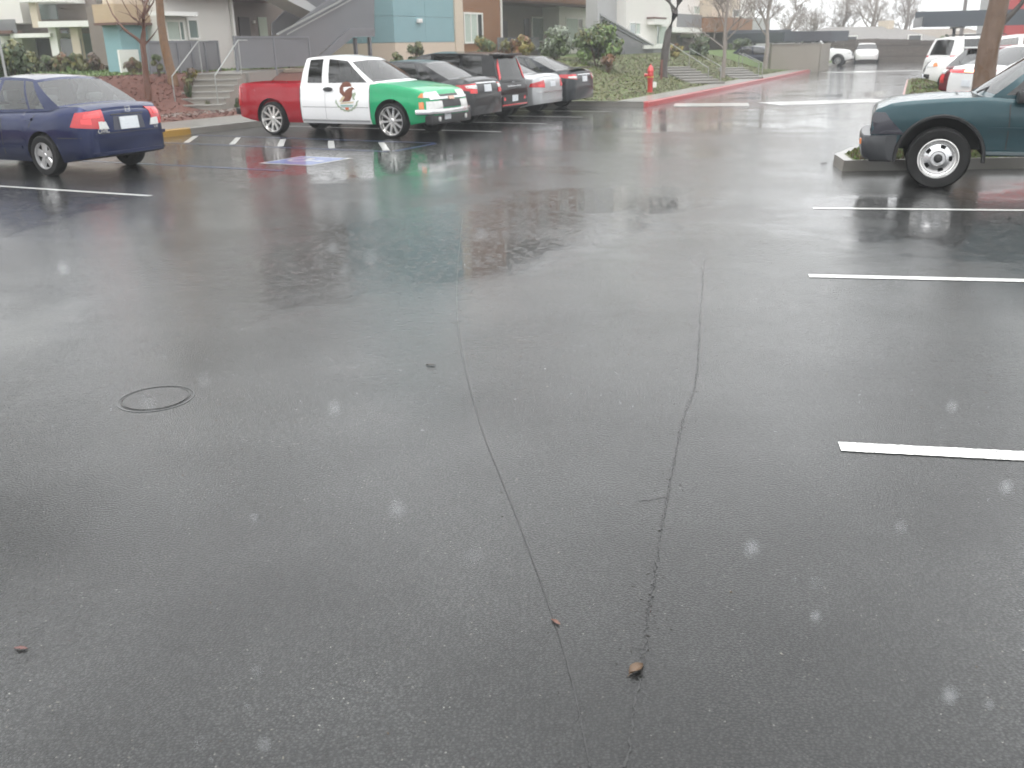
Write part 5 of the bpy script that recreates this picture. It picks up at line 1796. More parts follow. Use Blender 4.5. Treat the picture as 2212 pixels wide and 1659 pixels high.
# ---- far left block with balconies, across the lawn
d0 = 52
def FLp(px, py, d=d0): return at(px, py, d)
E0 = tag(empty('far_apartment_building', (FLp(100, 110).x, d0, 0)), 'white apartment block with stacked balconies far left beyond the lawn', 'building')
def fbox(name, m, px0, px1, py0, py1, d, th, parent=None):
    a, b = at(px0, (py0 + py1) / 2, d), at(px1, (py0 + py1) / 2, d)
    zt_, zl = at((px0 + px1) / 2, py0, d).z, at((px0 + px1) / 2, py1, d).z
    o = E0.location
    return MB().box((a.x - o.x, d - o.y, zl), (b.x - o.x, d + th - o.y, zt_)).build(name, m, parent or E0)
fbox('wall', M_TAUPE, -160, 215, -40, 140, 53.2, 8)
fbox('upper_wall', M_WHT, -160, 40, -160, -40, 53.3, 8)
fbox('upper_wall', M_CRM, 40, 190, -130, -40, 53.3, 8)
fbox('wall', M_WHT, -160, 42, -40, 52, 51.5, 1.6)
fbox('wall', M_WHT, -60, 50, 78, 125, 51.6, 1.5)
fbox('balcony_front', M_RAIL, -30, 34, 42, 72, 50.6, .08)
fbox('balcony_edge', M_SOFF, -30, 24, 66, 73, 50.4, 1.2)
fbox('balcony_slab', M_WPNT, 22, 108, 72, 81, 50.6, 2.5)
fbox('balcony_slab', M_WPNT, 82, 212, 45, 58, 50.4, 2.7)
fbox('balcony_slab', M_WPNT, 40, 138, -8, 4, 50.6, 2.5)
fbox('pillar', M_CRM, 62, 77, -40, 60, 50.9, .3)
fbox('pillar', M_WPNT, 108, 124, 58, 122, 50.9, .5)
fbox('pillar', M_CRM, 155, 172, 58, 128, 50.9, .5)
fbox('pillar', M_CRM, 202, 214, 58, 132, 50.9, .5)
fbox('pillar', M_WPNT, 212, 228, 40, 130, 50.7, .5)
fbox('window', M_MGLS, 78, 122, 4, 42, 53.1, .08)
fbox('window', M_DGLS, 50, 108, 84, 122, 53.1, .08)
fbox('window', M_MGLS, 138, 150, 66, 124, 53.1, .08)
fbox('window', M_MGLS, 174, 202, 72, 128, 53.1, .08)
fbox('balcony_front', M_RAIL, 132, 176, 84, 122, 51.0, .08)
for px in (234, 242, 250): fbox('garden_post', M_WPNT, px, px + 6, 92, 130, 49, .15)

# ---- rubbish enclosure
def wall_seg(b, p, q, h, th=.2):
    p, q = Vector(p), Vector(q)
    d = (q - p).normalized()
    nr = Vector((-d.y, d.x, 0)) * th / 2
    b.add([p + nr, p - nr, q - nr, q + nr] + [x + Vector((0, 0, h)) for x in (p + nr, p - nr, q - nr, q + nr)],
          [(0, 3, 2, 1), (4, 5, 6, 7), (0, 1, 5, 4), (1, 2, 6, 5), (2, 3, 7, 6), (3, 0, 4, 7)])
p0, p1, p2 = Vector((15.2, 56.4, 0)), Vector((18.35, 57.6, 0)), Vector((20.9, 63.6, 0))
p3 = p0 + (p2 - p1)
root = tag(empty('rubbish_enclosure', p0), 'plain beige walled rubbish enclosure at the end of the red kerb', 'enclosure')
M_BLK = mat('beige_block_wall', (.26, .235, .20), .85, var=.08, vscale=2, bump=.2, bscale=30)
for nm, a, b in (('front_wall', p0, p1), ('side_wall', p1 + (p2 - p1).normalized() * .25, p2), ('back_wall', p2, p3), ('side_wall', p3, p0 + (p3 - p0).normalized() * .25)):
    m = MB(); wall_seg(m, a - p0, b - p0, 1.55); m.build(nm, M_BLK, root)
m = MB(); wall_seg(m, Vector((-.05, -.02, 1.553)), p1 - p0 + Vector((.05, .02, 1.553)), .06, .3); m.build('coping', M_KERB, root)

# ---- carports
def carport(name, label, c, h, Lc, Wc, z0, th, npost, slope=.0):
    h = Vector(h).normalized()
    root = tag(empty(name, (c[0], c[1], 0), math.atan2(h.y, h.x)), label, 'carport')
    MB().add([(-Lc / 2, -Wc / 2, z0), (Lc / 2, -Wc / 2, z0), (Lc / 2, Wc / 2, z0 + slope), (-Lc / 2, Wc / 2, z0 + slope),
              (-Lc / 2, -Wc / 2, z0 + .12), (Lc / 2, -Wc / 2, z0 + .12), (Lc / 2, Wc / 2, z0 + slope + .12), (-Lc / 2, Wc / 2, z0 + slope + .12)],
             [(0, 3, 2, 1), (4, 5, 6, 7), (0, 1, 5, 4), (1, 2, 6, 5), (2, 3, 7, 6), (3, 0, 4, 7)]).build('roof', M_ROOF, root)
    for y in (-Wc / 2 - .06, Wc / 2):
        zz = z0 + (slope if y > 0 else 0)
        MB().box((-Lc / 2 - .05, y, zz - .08), (Lc / 2 + .05, y + .06, zz + th)).build('fascia', mat('slate_fascia', (.05, .062, .075), .4, coat=.4), root)
    for x in (-Lc / 2 - .11, Lc / 2 + .05):
        MB().box((x, -Wc / 2, z0 - .06), (x + .06, Wc / 2, z0 + th * .9)).build('fascia', mat('slate_fascia', (.05, .062, .075), .4), root)
    for k in range(npost):
        x = -Lc / 2 + Lc * (k + .5) / npost
        MB().box((x - .07, -.07 + Wc * .2, 0), (x + .07, .07 + Wc * .2, z0 + slope * .7)).build('post', M_RAILF, root)
        MB().box((x - .06, -Wc / 2 + .1, z0 - .14), (x + .06, Wc / 2 - .1, z0 - .002)).build('beam', M_RAILF, root)
    return root
p = at(1992, 60, 46)
q = at(2330, 62, 44)
mid = (p + q) / 2
hd = (q - p).to_2d().to_3d().normalized()
cc = Vector((p.x, p.y, 0)) + hd * 8.6 + Vector((-hd.y, hd.x, 0)) * 2.7
carport('carport', 'slate blue carport roof at right behind the parked white cars', (cc.x, cc.y), hd, 17.0, 5.2, 2.3, .42, 5, .3)
p = at(1640, 90, 69)
q = at(1775, 85, 72)
mid = (p + q) / 2
carport('carport', 'small dark carport beyond the rubbish enclosure on the left of the road', (mid.x, mid.y + 1), (q - p).to_2d().to_3d(), 6.2, 5.5, 1.75, .6, 3, .2)

# ---- far end: plank fence, houses, red building, utility pole
M_FEN = mat('weathered_fence_board', (.085, .07, .06), .85, var=.2, vscale=2)
pa, pb = at(1775, 133, 80), at(2120, 131, 74)
n = 110
root = tag(empty('plank_fence', (pa.x, pa.y, 0)), 'dark weathered plank fence closing off the far end of the road', 'fence')
dv = Vector((pb.x - pa.x, pb.y - pa.y, 0))
root.rotation_euler = (0, 0, math.atan2(dv.y, dv.x))
bw = dv.length / n
proto = MB().box((0, -.012, 0), (bw - .012, .012, 1.0)).build('board', M_FEN, root)
for k in range(n):
    o = proto if k == 0 else proto.copy()
    if k: COL.objects.link(o)
    o.parent = root
    o.location = (k * bw, rnd.uniform(-.008, .008), 0)
    o.scale = (1, 1, 1.62 + .06 * rnd.random() + .12 * math.sin(k * .05))
MB().box((0, .02, .4), (dv.length, .06, .5)).build('rail', M_FEN, root)
MB().box((0, .02, 1.2), (dv.length, .06, 1.3)).build('rail', M_FEN, root)
def house(name, label, c, rz, w, d, hw_, hr, mw, mr_):
    root = tag(empty(name, (c[0], c[1], 0), rz), label, 'house')
    MB().box((-w / 2, -d / 2, 0), (w / 2, d / 2, hw_)).build('wall', mw, root)
    e = .5
    V = [(-w / 2 - e, -d / 2 - e, hw_ - .1), (w / 2 + e, -d / 2 - e, hw_ - .1), (w / 2 + e, d / 2 + e, hw_ - .1), (-w / 2 - e, d / 2 + e, hw_ - .1), (-w / 2 + d * .35, 0, hr), (w / 2 - d * .35, 0, hr)]
    r = mesh_obj('roof', V, [(0, 1, 5, 4), (1, 2, 5), (2, 3, 4, 5), (3, 0, 4), (3, 2, 1, 0)], mr_, root)
    MB().box((w * .2, -d * .1, hr - .9), (w * .2 + .6, d * .1, hr + .5)).build('chimney', mw, r)
    for x in (-w * .25, w * .25):
        f = MB().box((x - .7, -d / 2 - .05, 1.0), (x + .7, -d / 2 - .005, 2.1)).build('window', M_WPNT, root)
        MB().box((x - .6, -d / 2 - .06, 1.1), (x + .6, -d / 2 - .052, 2.0)).build('pane', M_DGLS, f)
    return root
M_SHING = mat('grey_shingle', (.20, .19, .18), .85, var=.15, vscale=3)
M_SHING2 = mat('brown_shingle', (.22, .19, .16), .85, var=.15, vscale=3)
p = at(1850, 100, 96); house('house', 'low grey roofed house behind the plank fence', (p.x, p.y), R(10), 13, 9, 1.5, 2.9, M_CRM, M_SHING)
p = at(1985, 100, 100); house('house', 'wide low house with a tan roof, right behind the far fence', (p.x, p.y), R(-12), 15, 9, 1.4, 2.6, M_WHT, M_SHING2)
p = at(2172, 60, 62)
root = tag(empty('red_building', (p.x, p.y, 0)), 'red walled building rising above the carport at the right edge', 'building')
M_REDW = mat('red_wall', (.42, .06, .06), .7, var=.06)
MB().box((0, 0, 0), (12, 3, 9)).build('wall', M_REDW, root)
MB().box((-.6, .5, 0), (-.003, 2.5, 9)).build('wall', M_GRYW, root)
f = MB().box((3, -.06, 5), (5, -.003, 7)).build('window', M_WPNT, root)
MB().box((3.1, -.08, 5.1), (4.9, -.062, 6.9)).build('pane', M_DGLS, f)
p = at(2081, 40, 75)
root = tag(empty('utility_pole', (p.x, p.y, 0)), 'thin grey utility pole standing behind the right carport', 'pole')
MB().tube([(0, 0, 0), (0, 0, 9)], [.16, .11], 8).build('shaft', mat('weathered_pole', (.2, .19, .18), .8), root, 60)
MB().box((-.9, -.05, 8.2), (.9, .05, 8.32)).build('crossarm', mat('weathered_pole', (.2, .19, .18), .8), root)
# ------------------------------------------------------------------ plants
def leafmat(name, col, var=.45):
    return mat(name, col, .55, var=var, vscale=7, coat=.3, coat_rough=.3)
LM = {k: leafmat('leaf_' + k, c) for k, c in dict(dark=(.045, .070, .026), mid=(.075, .11, .032), olive=(.13, .13, .038), yellow=(.22, .18, .03), rust=(.18, .08, .028), grey=(.22, .25, .19), brown=(.11, .07, .045), grass=(.12, .19, .04)).items()}
M_STEM = mat('woody_stem', (.08, .05, .035), .8)
def shrub(name, label, px, ybot, ytop, wpx, cols, n=700, leaf=.07, d=None, box=.35, spiky=False, group=None, cat='shrub', gap=.25):
    p = gr(px, ybot) if d is None else at(px, ybot, d)
    if d is not None: p.z = terrain(p.x, p.y)
    k = px_m(p)
    h, w = (ybot - ytop) * k, wpx * k
    root = tag(empty(name, p), label, cat, group)
    rr = random.Random(hash((px, ybot)) & 0xffff)
    V, F, MI = [], [], []
    clumps = []
    for c in range(max(6, int(14 * (w * h) ** .5))):
        a, q = rr.uniform(0, 6.283), rr.random() ** .5
        z = rr.uniform(.22, .92)
        t = (1 - abs(z - .5) * 2 * (1 - box)) 
        clumps.append((Vector((math.cos(a) * q * w * .42 * t, math.sin(a) * q * w * .38 * t, z * h)), rr.uniform(.16, .30) * min(w, h), rr.randrange(len(cols))))
    for i in range(n):
        c, cr, ci = clumps[rr.randrange(len(clumps))]
        dv = Vector((rr.gauss(0, 1), rr.gauss(0, 1), rr.gauss(0, .8)))
        dv.normalize()
        q = c + dv * cr * rr.uniform(.45, 1.0)
        if q.z < .02: q.z = .02
        nm = (dv + Vector((rr.uniform(-.7, .7), rr.uniform(-.7, .7), rr.uniform(-.2, .9)))).normalized()
        u = nm.cross(Vector((0, 0, 1)))
        if u.length < .1: u = Vector((1, 0, 0))
        u.normalize()
        v = nm.cross(u)
        s = leaf * rr.uniform(.6, 1.3)
        if spiky:
            base = Vector((q.x * .25, q.y * .25, 0))
            dr = (q - base).normalized()
            u = dr.cross(Vector((rr.uniform(-1, 1), rr.uniform(-1, 1), .2))).normalized() * leaf * .25
            j = len(V)
            V += [base - u, base + u, q]
            F.append((j, j + 1, j + 2)); MI.append(ci if rr.random() < .8 else rr.randrange(len(cols)))
            continue
        j = len(V)
        V += [q - u * s * .5, q + v * s * .9 - u * s * .0, q + u * s * .5, q - v * s * .5]
        F.append((j, j + 2, j + 1) if i % 2 else (j, j + 3, j + 2, j + 1))
        MI.append(ci if rr.random() < .75 else rr.randrange(len(cols)))
    mesh_obj('foliage', V, F, [LM[c] for c in cols], root, None, MI)
    b = MB()
    for i in range(6):
        a = rr.uniform(0, 6.283)
        b.tube([(math.cos(a) * .04, math.sin(a) * .04, -.05), (math.cos(a) * w * .12, math.sin(a) * w * .12, h * .4), (math.cos(a) * w * .3, math.sin(a) * w * .3, h * .8)], [.018, .012, .005], 4)
    b.build('stems', M_STEM, root)
    return root
# left: hedge, lawn edge and foundation shrubs
shrub('evergreen_hedge', 'dark green hedge clump at the far left behind the blue sedan roof', 30, 160, 90, 85, ['dark', 'mid', 'olive'], 2600, .12, d=30)
shrub('evergreen_hedge', 'lower green hedge clump right of the darkest hedge at far left', 75, 150, 106, 58, ['mid', 'olive'], 1500, .11, d=37)
hx = [(108, 'olive green shrub first in the row along the lawn', ['olive', 'mid']), (140, 'rusty brown shrub second in the row along the lawn', ['rust', 'olive']), (172, 'yellow green shrub third in the row along the lawn', ['olive', 'yellow', 'mid']), (204, 'brownish shrub fourth in the row along the lawn', ['rust', 'olive', 'brown'])]
for x, lab, c in hx:
    shrub('lawn_shrub', lab, x, 149, 113, 46, c, 1100, .11, d=38, box=.5, group='shrubs along the lawn')
shrub('bare_brown_bush', 'twiggy brown bush left of the bare trees', 250, 147, 119, 52, ['brown', 'brown', 'olive'], 900, .07, d=36)
shrub('rust_shrub', 'rust tinted shrub left of the first bare trunk', 289, 163, 128, 36, ['rust', 'olive', 'brown'], 800, .08, d=31)
shrub('box_shrub', 'small olive green shrub between the two bare trunks', 346, 168, 122, 26, ['olive', 'mid', 'dark'], 800, .07, d=30, box=.7)
shrub('rust_shrub', 'orange brown shrub in front of the patio fence beside the handrail', 411, 166, 119, 34, ['rust', 'yellow', 'olive', 'brown'], 900, .07, d=29.6, box=.7)
shrub('box_shrub', 'dark round shrub beyond the right step handrail', 482, 163, 126, 28, ['dark', 'olive', 'brown'], 700, .07, d=30.5, box=.7)
shrub('flax_plant', 'small spiky green plant beside the left handrail foot', 407, 209, 172, 26, ['mid', 'dark', 'olive'], 160, .16, spiky=True)
shrub('flax_plant', 'tiny green plant above the steps by the right handrail', 444, 187, 166, 18, ['olive', 'mid'], 110, .12, spiky=True, d=28.6)
shrub('box_shrub', 'thin green shrub right of the steps by the stair fence', 508, 172, 148, 14, ['mid', 'dark'], 300, .06, d=29)
# at the tower and patio
shrub('tower_shrub', 'small green shrub against the cream base of the teal tower', 857, 148, 114, 26, ['mid', 'olive'], 600, .09, d=37, box=.5)
shrub('tower_shrub', 'taller square shrub against the cream tower base', 900, 148, 99, 34, ['dark', 'mid', 'olive'], 900, .09, d=37, box=.8)
shrub('yellow_shrub', 'yellow green shrub below the wood siding window', 1050, 152, 103, 62, ['yellow', 'olive', 'mid'], 1400, .1, d=38, box=.5)
shrub('yellow_shrub', 'yellow brown shrub in front of the brown patio recess', 1118, 152, 104, 95, ['yellow', 'olive', 'rust'], 1900, .1, d=38.5, box=.5)
shrub('grey_shrub', 'pale grey green shrub between the yellow shrubs and the big green bush', 1200, 152, 86, 90, ['grey', 'grey', 'mid'], 2400, .09, d=39, box=.4)
shrub('green_bush', 'big rounded green bush left of the outside stair', 1290, 162, 74, 108, ['mid', 'dark', 'olive', 'grass'], 4200, .11, d=38, box=.45)
shrub('rust_shrub', 'low rust coloured shrub at the foot of the big green bush', 1312, 168, 130, 34, ['rust', 'brown'], 500, .09, d=37)
shrub('rust_shrub', 'orange tinged shrub right of the street tree', 1458, 138, 110, 38, ['rust', 'yellow', 'olive'], 700, .13, d=50)
shrub('green_bush', 'green bush behind the right handrails of the slope steps', 1512, 146, 104, 48, ['dark', 'mid'], 1000, .16, d=54)
shrub('green_bush', 'dark green shrubbery below the wood clad building', 1600, 122, 100, 70, ['dark', 'mid'], 1000, .2, d=70)

# bare trees
M_BARK_R = mat('red_brown_bark', (.12, .05, .03), .75, var=.3, vscale=9, bump=.5, bscale=40, coat=.4)
M_BARK_Y = mat('mottled_tan_bark', (.17, .09, .04), .75, var=.45, vscale=6, bump=.5, bscale=40, coat=.4)
M_BARK_D = mat('dark_grey_bark', (.07, .06, .055), .8, var=.3, vscale=6, bump=.5, bscale=40, coat=.3)
M_BARK_W = mat('warm_brown_bark', (.14, .085, .055), .7, var=.4, vscale=7, bump=.6, bscale=30, coat=.5)
M_TWIG = mat('grey_brown_twigs', (.27, .235, .21), .85, var=.2)
def tree(name, label, p, path, r0, r1, m, mt, levels=4, spread=.6, blen=1.8, nb=5, seed=1, up=.35, start=.45, twr=.004, ups=1.0, group=None):
    # path: trunk points relative to p
    rr = random.Random(seed)
    root = tag(empty(name, p), label, 'tree', group)
    n = len(path)
    rad = [r0 + (r1 - r0) * i / (n - 1) for i in range(n)]
    rad[0] *= 1.25
    MB().tube(path, rad, 12).build('trunk', m, root, 60)
    b, tw = MB(), MB()
    def branch(o, d, L, r, lev):
        pts, q = [o], o
        k = 4
        for i in range(k):
            d = (d + Vector((rr.uniform(-.22, .22), rr.uniform(-.22, .22), rr.uniform(-.05, .2) * ups))).normalized()
            q = q + d * L / k
            pts.append(q)
        rs = [max(twr, r * (1 - .6 * i / k)) for i in range(k + 1)]
        (b if lev > 1 else tw).tube(pts, rs, 5 if lev > 1 else 3, cap=False)
        if lev <= 0: return
        for j in range(nb):
            t = rr.uniform(.25, 1.0)
            i = min(k - 1, int(t * k))
            s = pts[i].lerp(pts[i + 1], t * k - i)
            a = rr.uniform(0, 6.283)
            x = d.orthogonal().normalized()
            y = d.cross(x)
            dd = (d * (1 - spread * .45) + (x * math.cos(a) + y * math.sin(a)) * spread + Vector((0, 0, up * .4))).normalized()
            branch(s, dd, L * rr.uniform(.5, .75), max(twr, rs[i] * .6), lev - 1)
    P = [Vector(q) for q in path]
    for j in range(int(nb * 1.6)):
        t = start + (1 - start) * j / (nb * 1.6 - .5)
        t = min(t, .999)
        i = int(t * (n - 1))
        s = P[i].lerp(P[i + 1], t * (n - 1) - i)
        a = rr.uniform(0, 6.283)
        d = Vector((math.cos(a) * spread, math.sin(a) * spread, up + .4)).normalized()
        branch(s, d, blen * rr.uniform(.7, 1.2), rad[i] * .42, levels - 1)
    branch(P[-1], (P[-1] - P[-2]).normalized(), blen, rad[-1], levels - 1)
    b.build('branches', m, root, 60)
    if tw.v: tw.build('twigs', mt, root)
    return root
def rel(p, pts, d):
    return [Vector(at(x, y, d)) - p for x, y in pts]
# two young trees in the mulch
p = gr(320, 214); d = p.y
tr = tree('bare_tree', 'slim bare red brown tree forking low, behind the blue sedan trunk', p, [Vector((0, 0, -.1))] + rel(p, [(319, 190), (314, 150), (311, 118), (308, 94)], d), .10, .075, M_BARK_R, M_BARK_R, 1, .6, .3, 1, 3, start=.9)
for pts, r in (([(309, 96), (296, 84), (276, 66), (262, 52), (240, 30), (214, -10)], .05), ([(310, 98), (310, 70), (313, 40), (318, 10), (326, -30), (335, -90)], .07), ([(311, 98), (322, 86), (338, 72), (352, 52)], .028),
               ([(311, 60), (300, 48), (284, 38), (266, 12), (255, -20)], .028), ([(314, 30), (330, 5), (345, -30)], .03), ([(313, 46), (298, 30), (290, -10)], .022), ([(276, 66), (268, 60), (262, 62), (256, 68)], .018), ([(296, 42), (276, 30), (250, 24)], .014), ([(318, 10), (300, -8), (280, -40)], .02)):
    q = rel(p, pts, d)
    q = [v + Vector((0, rnd.uniform(-.25, .25) * i * .4, 0)) for i, v in enumerate(q)]
    MB().tube(q, [r * (1 - .75 * i / (len(q) - 1)) for i in range(len(q))], 7).build('branch', M_BARK_R, tr, 60)
rt = random.Random(4)
tw_ = MB()
for k in range(46):
    t = rt.random()
    x0, y0 = 311 + 22 * t + rt.uniform(-30, 10) * (1 - t) * .6, 60 - 110 * t
    x1, y1 = x0 + rt.uniform(-34, 26), y0 - rt.uniform(14, 50)
    dd = d + rt.uniform(-.8, .8)
    q = [Vector(at(x0, y0, d)) - p, Vector(at((x0 + x1) / 2 + rt.uniform(-6, 6), (y0 + y1) / 2, (d + dd) / 2)) - p, Vector(at(x1, y1, dd)) - p]
    tw_.tube(q, [.012, .008, .004], 4, cap=False)
tw_.build('twigs', M_BARK_R, tr)
p = gr(374, 180); d = p.y
tree('bare_tree', 'bare tree with mottled yellow brown trunk left of the step handrails', p, [Vector((0, 0, -.1))] + rel(p, [(372, 165), (362, 125), (354, 90), (348, 50), (345, 10), (342, -40), (340, -90)], d), .15, .10, M_BARK_Y, M_BARK_R, 4, .6, 1.5, 4, 5, start=.72)
# street tree by the hydrant
p = gr(1432, 166); d = p.y
tree('street_tree', 'dark trunked bare street tree beside the fire hydrant', p, [Vector((0, 0, -.1))] + rel(p, [(1433, 150), (1437, 110), (1444, 70), (1458, 30), (1468, 0), (1474, -40), (1478, -90)], d), .17, .11, M_BARK_D, M_BARK_D, 4, .65, 2.0, 5, 8, start=.55, twr=.006)
p = gr(1556, 170); d = p.y
p2 = gr(1557, 140)
tree('street_tree', 'smaller bare tree between the slope steps and the rubbish enclosure', gr(1560, 168), [Vector((0, 0, -.1)), Vector((.05, 0, 1.0)), Vector((0, 0, 2.2)), Vector((.1, .1, 3.4))], .10, .06, M_TWIG, M_TWIG, 4, .7, 1.7, 5, 9, start=.4, twr=.007)
p = at(1652, 150, 56); p.z = .15
tree('street_tree', 'bare tree in front of the rubbish enclosure wall', p, [Vector((0, 0, -.1)), Vector((.05, 0, 1.4)), Vector((-.05, 0, 2.6)), Vector((.05, .1, 4.0))], .13, .07, M_TWIG, M_TWIG, 4, .7, 2.2, 5, 12, start=.45, twr=.008)
# right-hand tree with the leaning trunk
d = 14.6
p = at(2125, 196, d); p.z = .15
p.x = at(2125, 196, d).x - .02
path = [Vector((-.06, 0, -.1))] + rel(p, [(2124, 190), (2128, 150), (2136, 100), (2148, 50), (2158, 5), (2168, -60), (2182, -160), (2190, -260)], d)
tr = tree('island_tree', 'thick warm brown tree trunk on the grass island behind the teal pickup', p, path, .165, .12, M_BARK_W, M_BARK_D, 4, .6, 1.9, 4, 21, start=.62, twr=.006)
q = rel(p, [(2150, 62), (2166, 48), (2186, 30), (2206, 8), (2235, -40)], d)
MB().tube(q, [.06, .05, .04, .034, .03], 8).build('branch', M_BARK_D, tr, 60)
# trees beyond the fence
for (px, py, dd, hh, sd, lab) in ((1880, 118, 104, 10.5, 31, 'largest bare tree beyond the far fence'), (1815, 118, 108, 8.0, 33, 'bare brown tree left of the largest one beyond the fence'), (1950, 118, 112, 8.5, 35, 'bare tree right of the largest one beyond the fence'), (1700, 110, 100, 7.2, 37, 'bare tree behind the small carport'), (1752, 112, 104, 5.5, 39, 'short reddish bare tree right of the small carport roof')):
    p = at(px, py, dd); p.z = 0
    tree('far_tree', lab, p, [Vector((0, 0, 0)), Vector((.1, 0, hh * .15)), Vector((-.1, 0, hh * .3)), Vector((.1, 0, hh * .45))], .26, .16, M_TWIG, M_TWIG, 5, .75, hh * .27, 4, sd, start=.35, twr=.009, group='bare trees beyond the far fence')
for px, w in ((2040, 70), (2010, 40)):
    shrub('distant_tree', 'dark green tree crown left of the right carport post' if px == 2010 else 'low dark green crown under the right carport roof', px, 100, 62, w, ['dark', 'mid', 'dark'], 1200, .5, d=95)

# evergreen at the left edge: its crown is above the frame, its reflection darkens the wet asphalt at left
p = SV(-20.3, 11.4, .15)
root = tag(empty('evergreen_tree', p), 'dark evergreen tree beside the left edge, seen as a dark reflection in the wet asphalt', 'tree')
MB().tube([(0, 0, -.1), (.1, 0, 2), (0, .1, 4.5), (.1, 0, 8.5)], [.22, .17, .13, .05], 10).build('trunk', M_BARK_D, root, 60)
rr_ = random.Random(17)
V, F, MI = [], [], []
for k in range(60):
    a, z = rr_.uniform(0, 6.283), rr_.uniform(4.2, 10.5)
    w_ = 3.0 * (1 - abs(z - 6.6) / 4.6) ** .6 if abs(z - 6.6) < 4.5 else .4
    c = Vector((math.cos(a) * w_ * rr_.random() ** .5, math.sin(a) * w_ * rr_.random() ** .5, z))
    for i in range(70):
        dv = Vector((rr_.gauss(0, 1), rr_.gauss(0, 1), rr_.gauss(0, .7))).normalized()
        q = c + dv * rr_.uniform(.3, .8)
        u = Vector((rr_.uniform(-1, 1), rr_.uniform(-1, 1), rr_.uniform(-.4, .4))).normalized() * .12
        v_ = u.cross(dv).normalized() * .09
        j = len(V)
        V += [q - u, q + v_, q + u, q - v_]
        F.append((j, j + 1, j + 2, j + 3)); MI.append(rr_.randrange(3))
mesh_obj('crown', V, F, [LM['dark'], LM['mid'], LM['brown']], root, None, MI)

# ------------------------------------------------------------------ ground litter, grass, cover
def scatter(name, label, cat, n, region, size, cols, up=.5, seed=1, zlift=.01, tall=1.0, matset=None):
    rr = random.Random(seed)
    V, F, MI = [], [], []
    k = 0
    while k < n:
        p = region(rr)
        if p is None: continue
        k += 1
        z = max(terrain(p.x, p.y), p.z) + zlift
        s = size * rr.uniform(.5, 1.4)
        a = rr.uniform(0, 6.283)
        u = Vector((math.cos(a), math.sin(a), rr.uniform(-.3, .3))) * s
        v = Vector((-math.sin(a) * (1 - up), math.cos(a) * (1 - up), up * tall)) * s
        q = Vector((p.x, p.y, z))
        j = len(V)
        V += [q - u * .5, q + u * .5, q + v + u * rr.uniform(-.3, .3)]
        F.append((j, j + 1, j + 2)); MI.append(rr.randrange(len(cols)))
    o = mesh_obj(name, V, F, matset or [LM[c] for c in cols], None, None, MI)
    return tag(o, label, cat, kind='stuff')
def reg_sv(s0, s1, v0, v1, fs=None):
    def f(rr):
        v = rr.uniform(v0, v1)
        s = rr.uniform(s0, s1)
        if fs: s = fs(v) + s
        return SV(s, v)
    return f
scatter('ground_cover', 'mottled olive and brown ground cover on the bank round the hydrant', 'ground cover', 42000, reg_sv(-8.4, -1.1, END_V + .2, 56, road_s), .06, ['olive', 'mid', 'olive', 'grass', 'brown'], .4, 2)
scatter('lawn_grass', 'short green grass on the lawn behind the blue sedan', 'grass', 22000, reg_sv(-41, -25.3, 8, 32), .10, ['grass', 'grass', 'mid'], .7, 3, tall=.9)
M_CHIP = [mat('bark_chip_a', (.14, .05, .035), .8), mat('bark_chip_b', (.085, .035, .028), .8), mat('bark_chip_c', (.18, .085, .055), .8)]
scatter('bark_chips', 'red brown bark chips on the beds along the footpath', 'mulch', 15000, reg_sv(-25.2, -18.5, 4, 26), .07, [0, 1, 2], .25, 4, matset=M_CHIP)
bpy.data.objects['bark_chips'].data.update()
def reg_poly(P, z):
    P = [Vector((p[0], p[1], 0)) for p in P]
    c = sum(P, Vector()) / len(P)
    def f(rr):
        i = rr.randrange(len(P))
        a, b = P[i], P[(i + 1) % len(P)]
        u, v = rr.random(), rr.random()
        if u + v > 1: u, v = 1 - u, 1 - v
        q = c + (a - c) * u * .93 + (b - c) * v * .93
        return Vector((q.x, q.y, z))
    return f
scatter('island_grass_blades', 'damp short grass on the island by the teal pickup nose', 'grass', 9000, reg_poly(ISL1, .145), .045, ['olive', 'grass', 'mid', 'brown'], .8, 5, 0, 1.2)
scatter('island_grass_blades', 'grass on the far island beside the parked white cars', 'grass', 3500, reg_poly(ISL2, .145), .09, ['olive', 'grass', 'brown'], .75, 6, 0, 1.0)
# ------------------------------------------------------------------ street furniture
M_HRED = mat('hydrant_red', (.55, .035, .035), .4, coat=.8, var=.15)
p = gr(1404, 200)
p.z -= .03
root = tag(empty('fire_hydrant', p, -PHI + R(-70)), 'red fire hydrant with a white tag standing in the planted bank', 'hydrant')
MB().lathe([(.14, 0), (.14, .04), (.085, .05), (.085, .42), (.10, .44), (.10, .48), (.105, .50), (.10, .70), (.115, .72), (.115, .75), (.10, .77), (.09, .84), (.05, .90), (.025, .92), (.025, .96), (.001, .96)], 18).build('barrel', M_HRED, root, 40)
MB().lathe([(.06, 0), (.06, .10), (.075, .10), (.075, .15), (.03, .16), (.03, .19), (.001, .19)], 12, 'x', (.09, 0, .62)).build('outlet', M_HRED, root, 40)
MB().lathe([(.05, 0), (.05, -.08), (.062, -.08), (.062, -.12), (.001, -.12)], 12, 'y', (0, -.09, .60)).build('outlet', M_HRED, root, 40)
MB().box((.03, .09, .20), (.05, .21, .38), bev=.008).build('white_tag', M_WPNT, root)
MB().lathe([(.107, .52), (.107, .56)], 18).build('yellow_band', mat('hydrant_yellow', (.6, .42, .06), .5), root, 40)

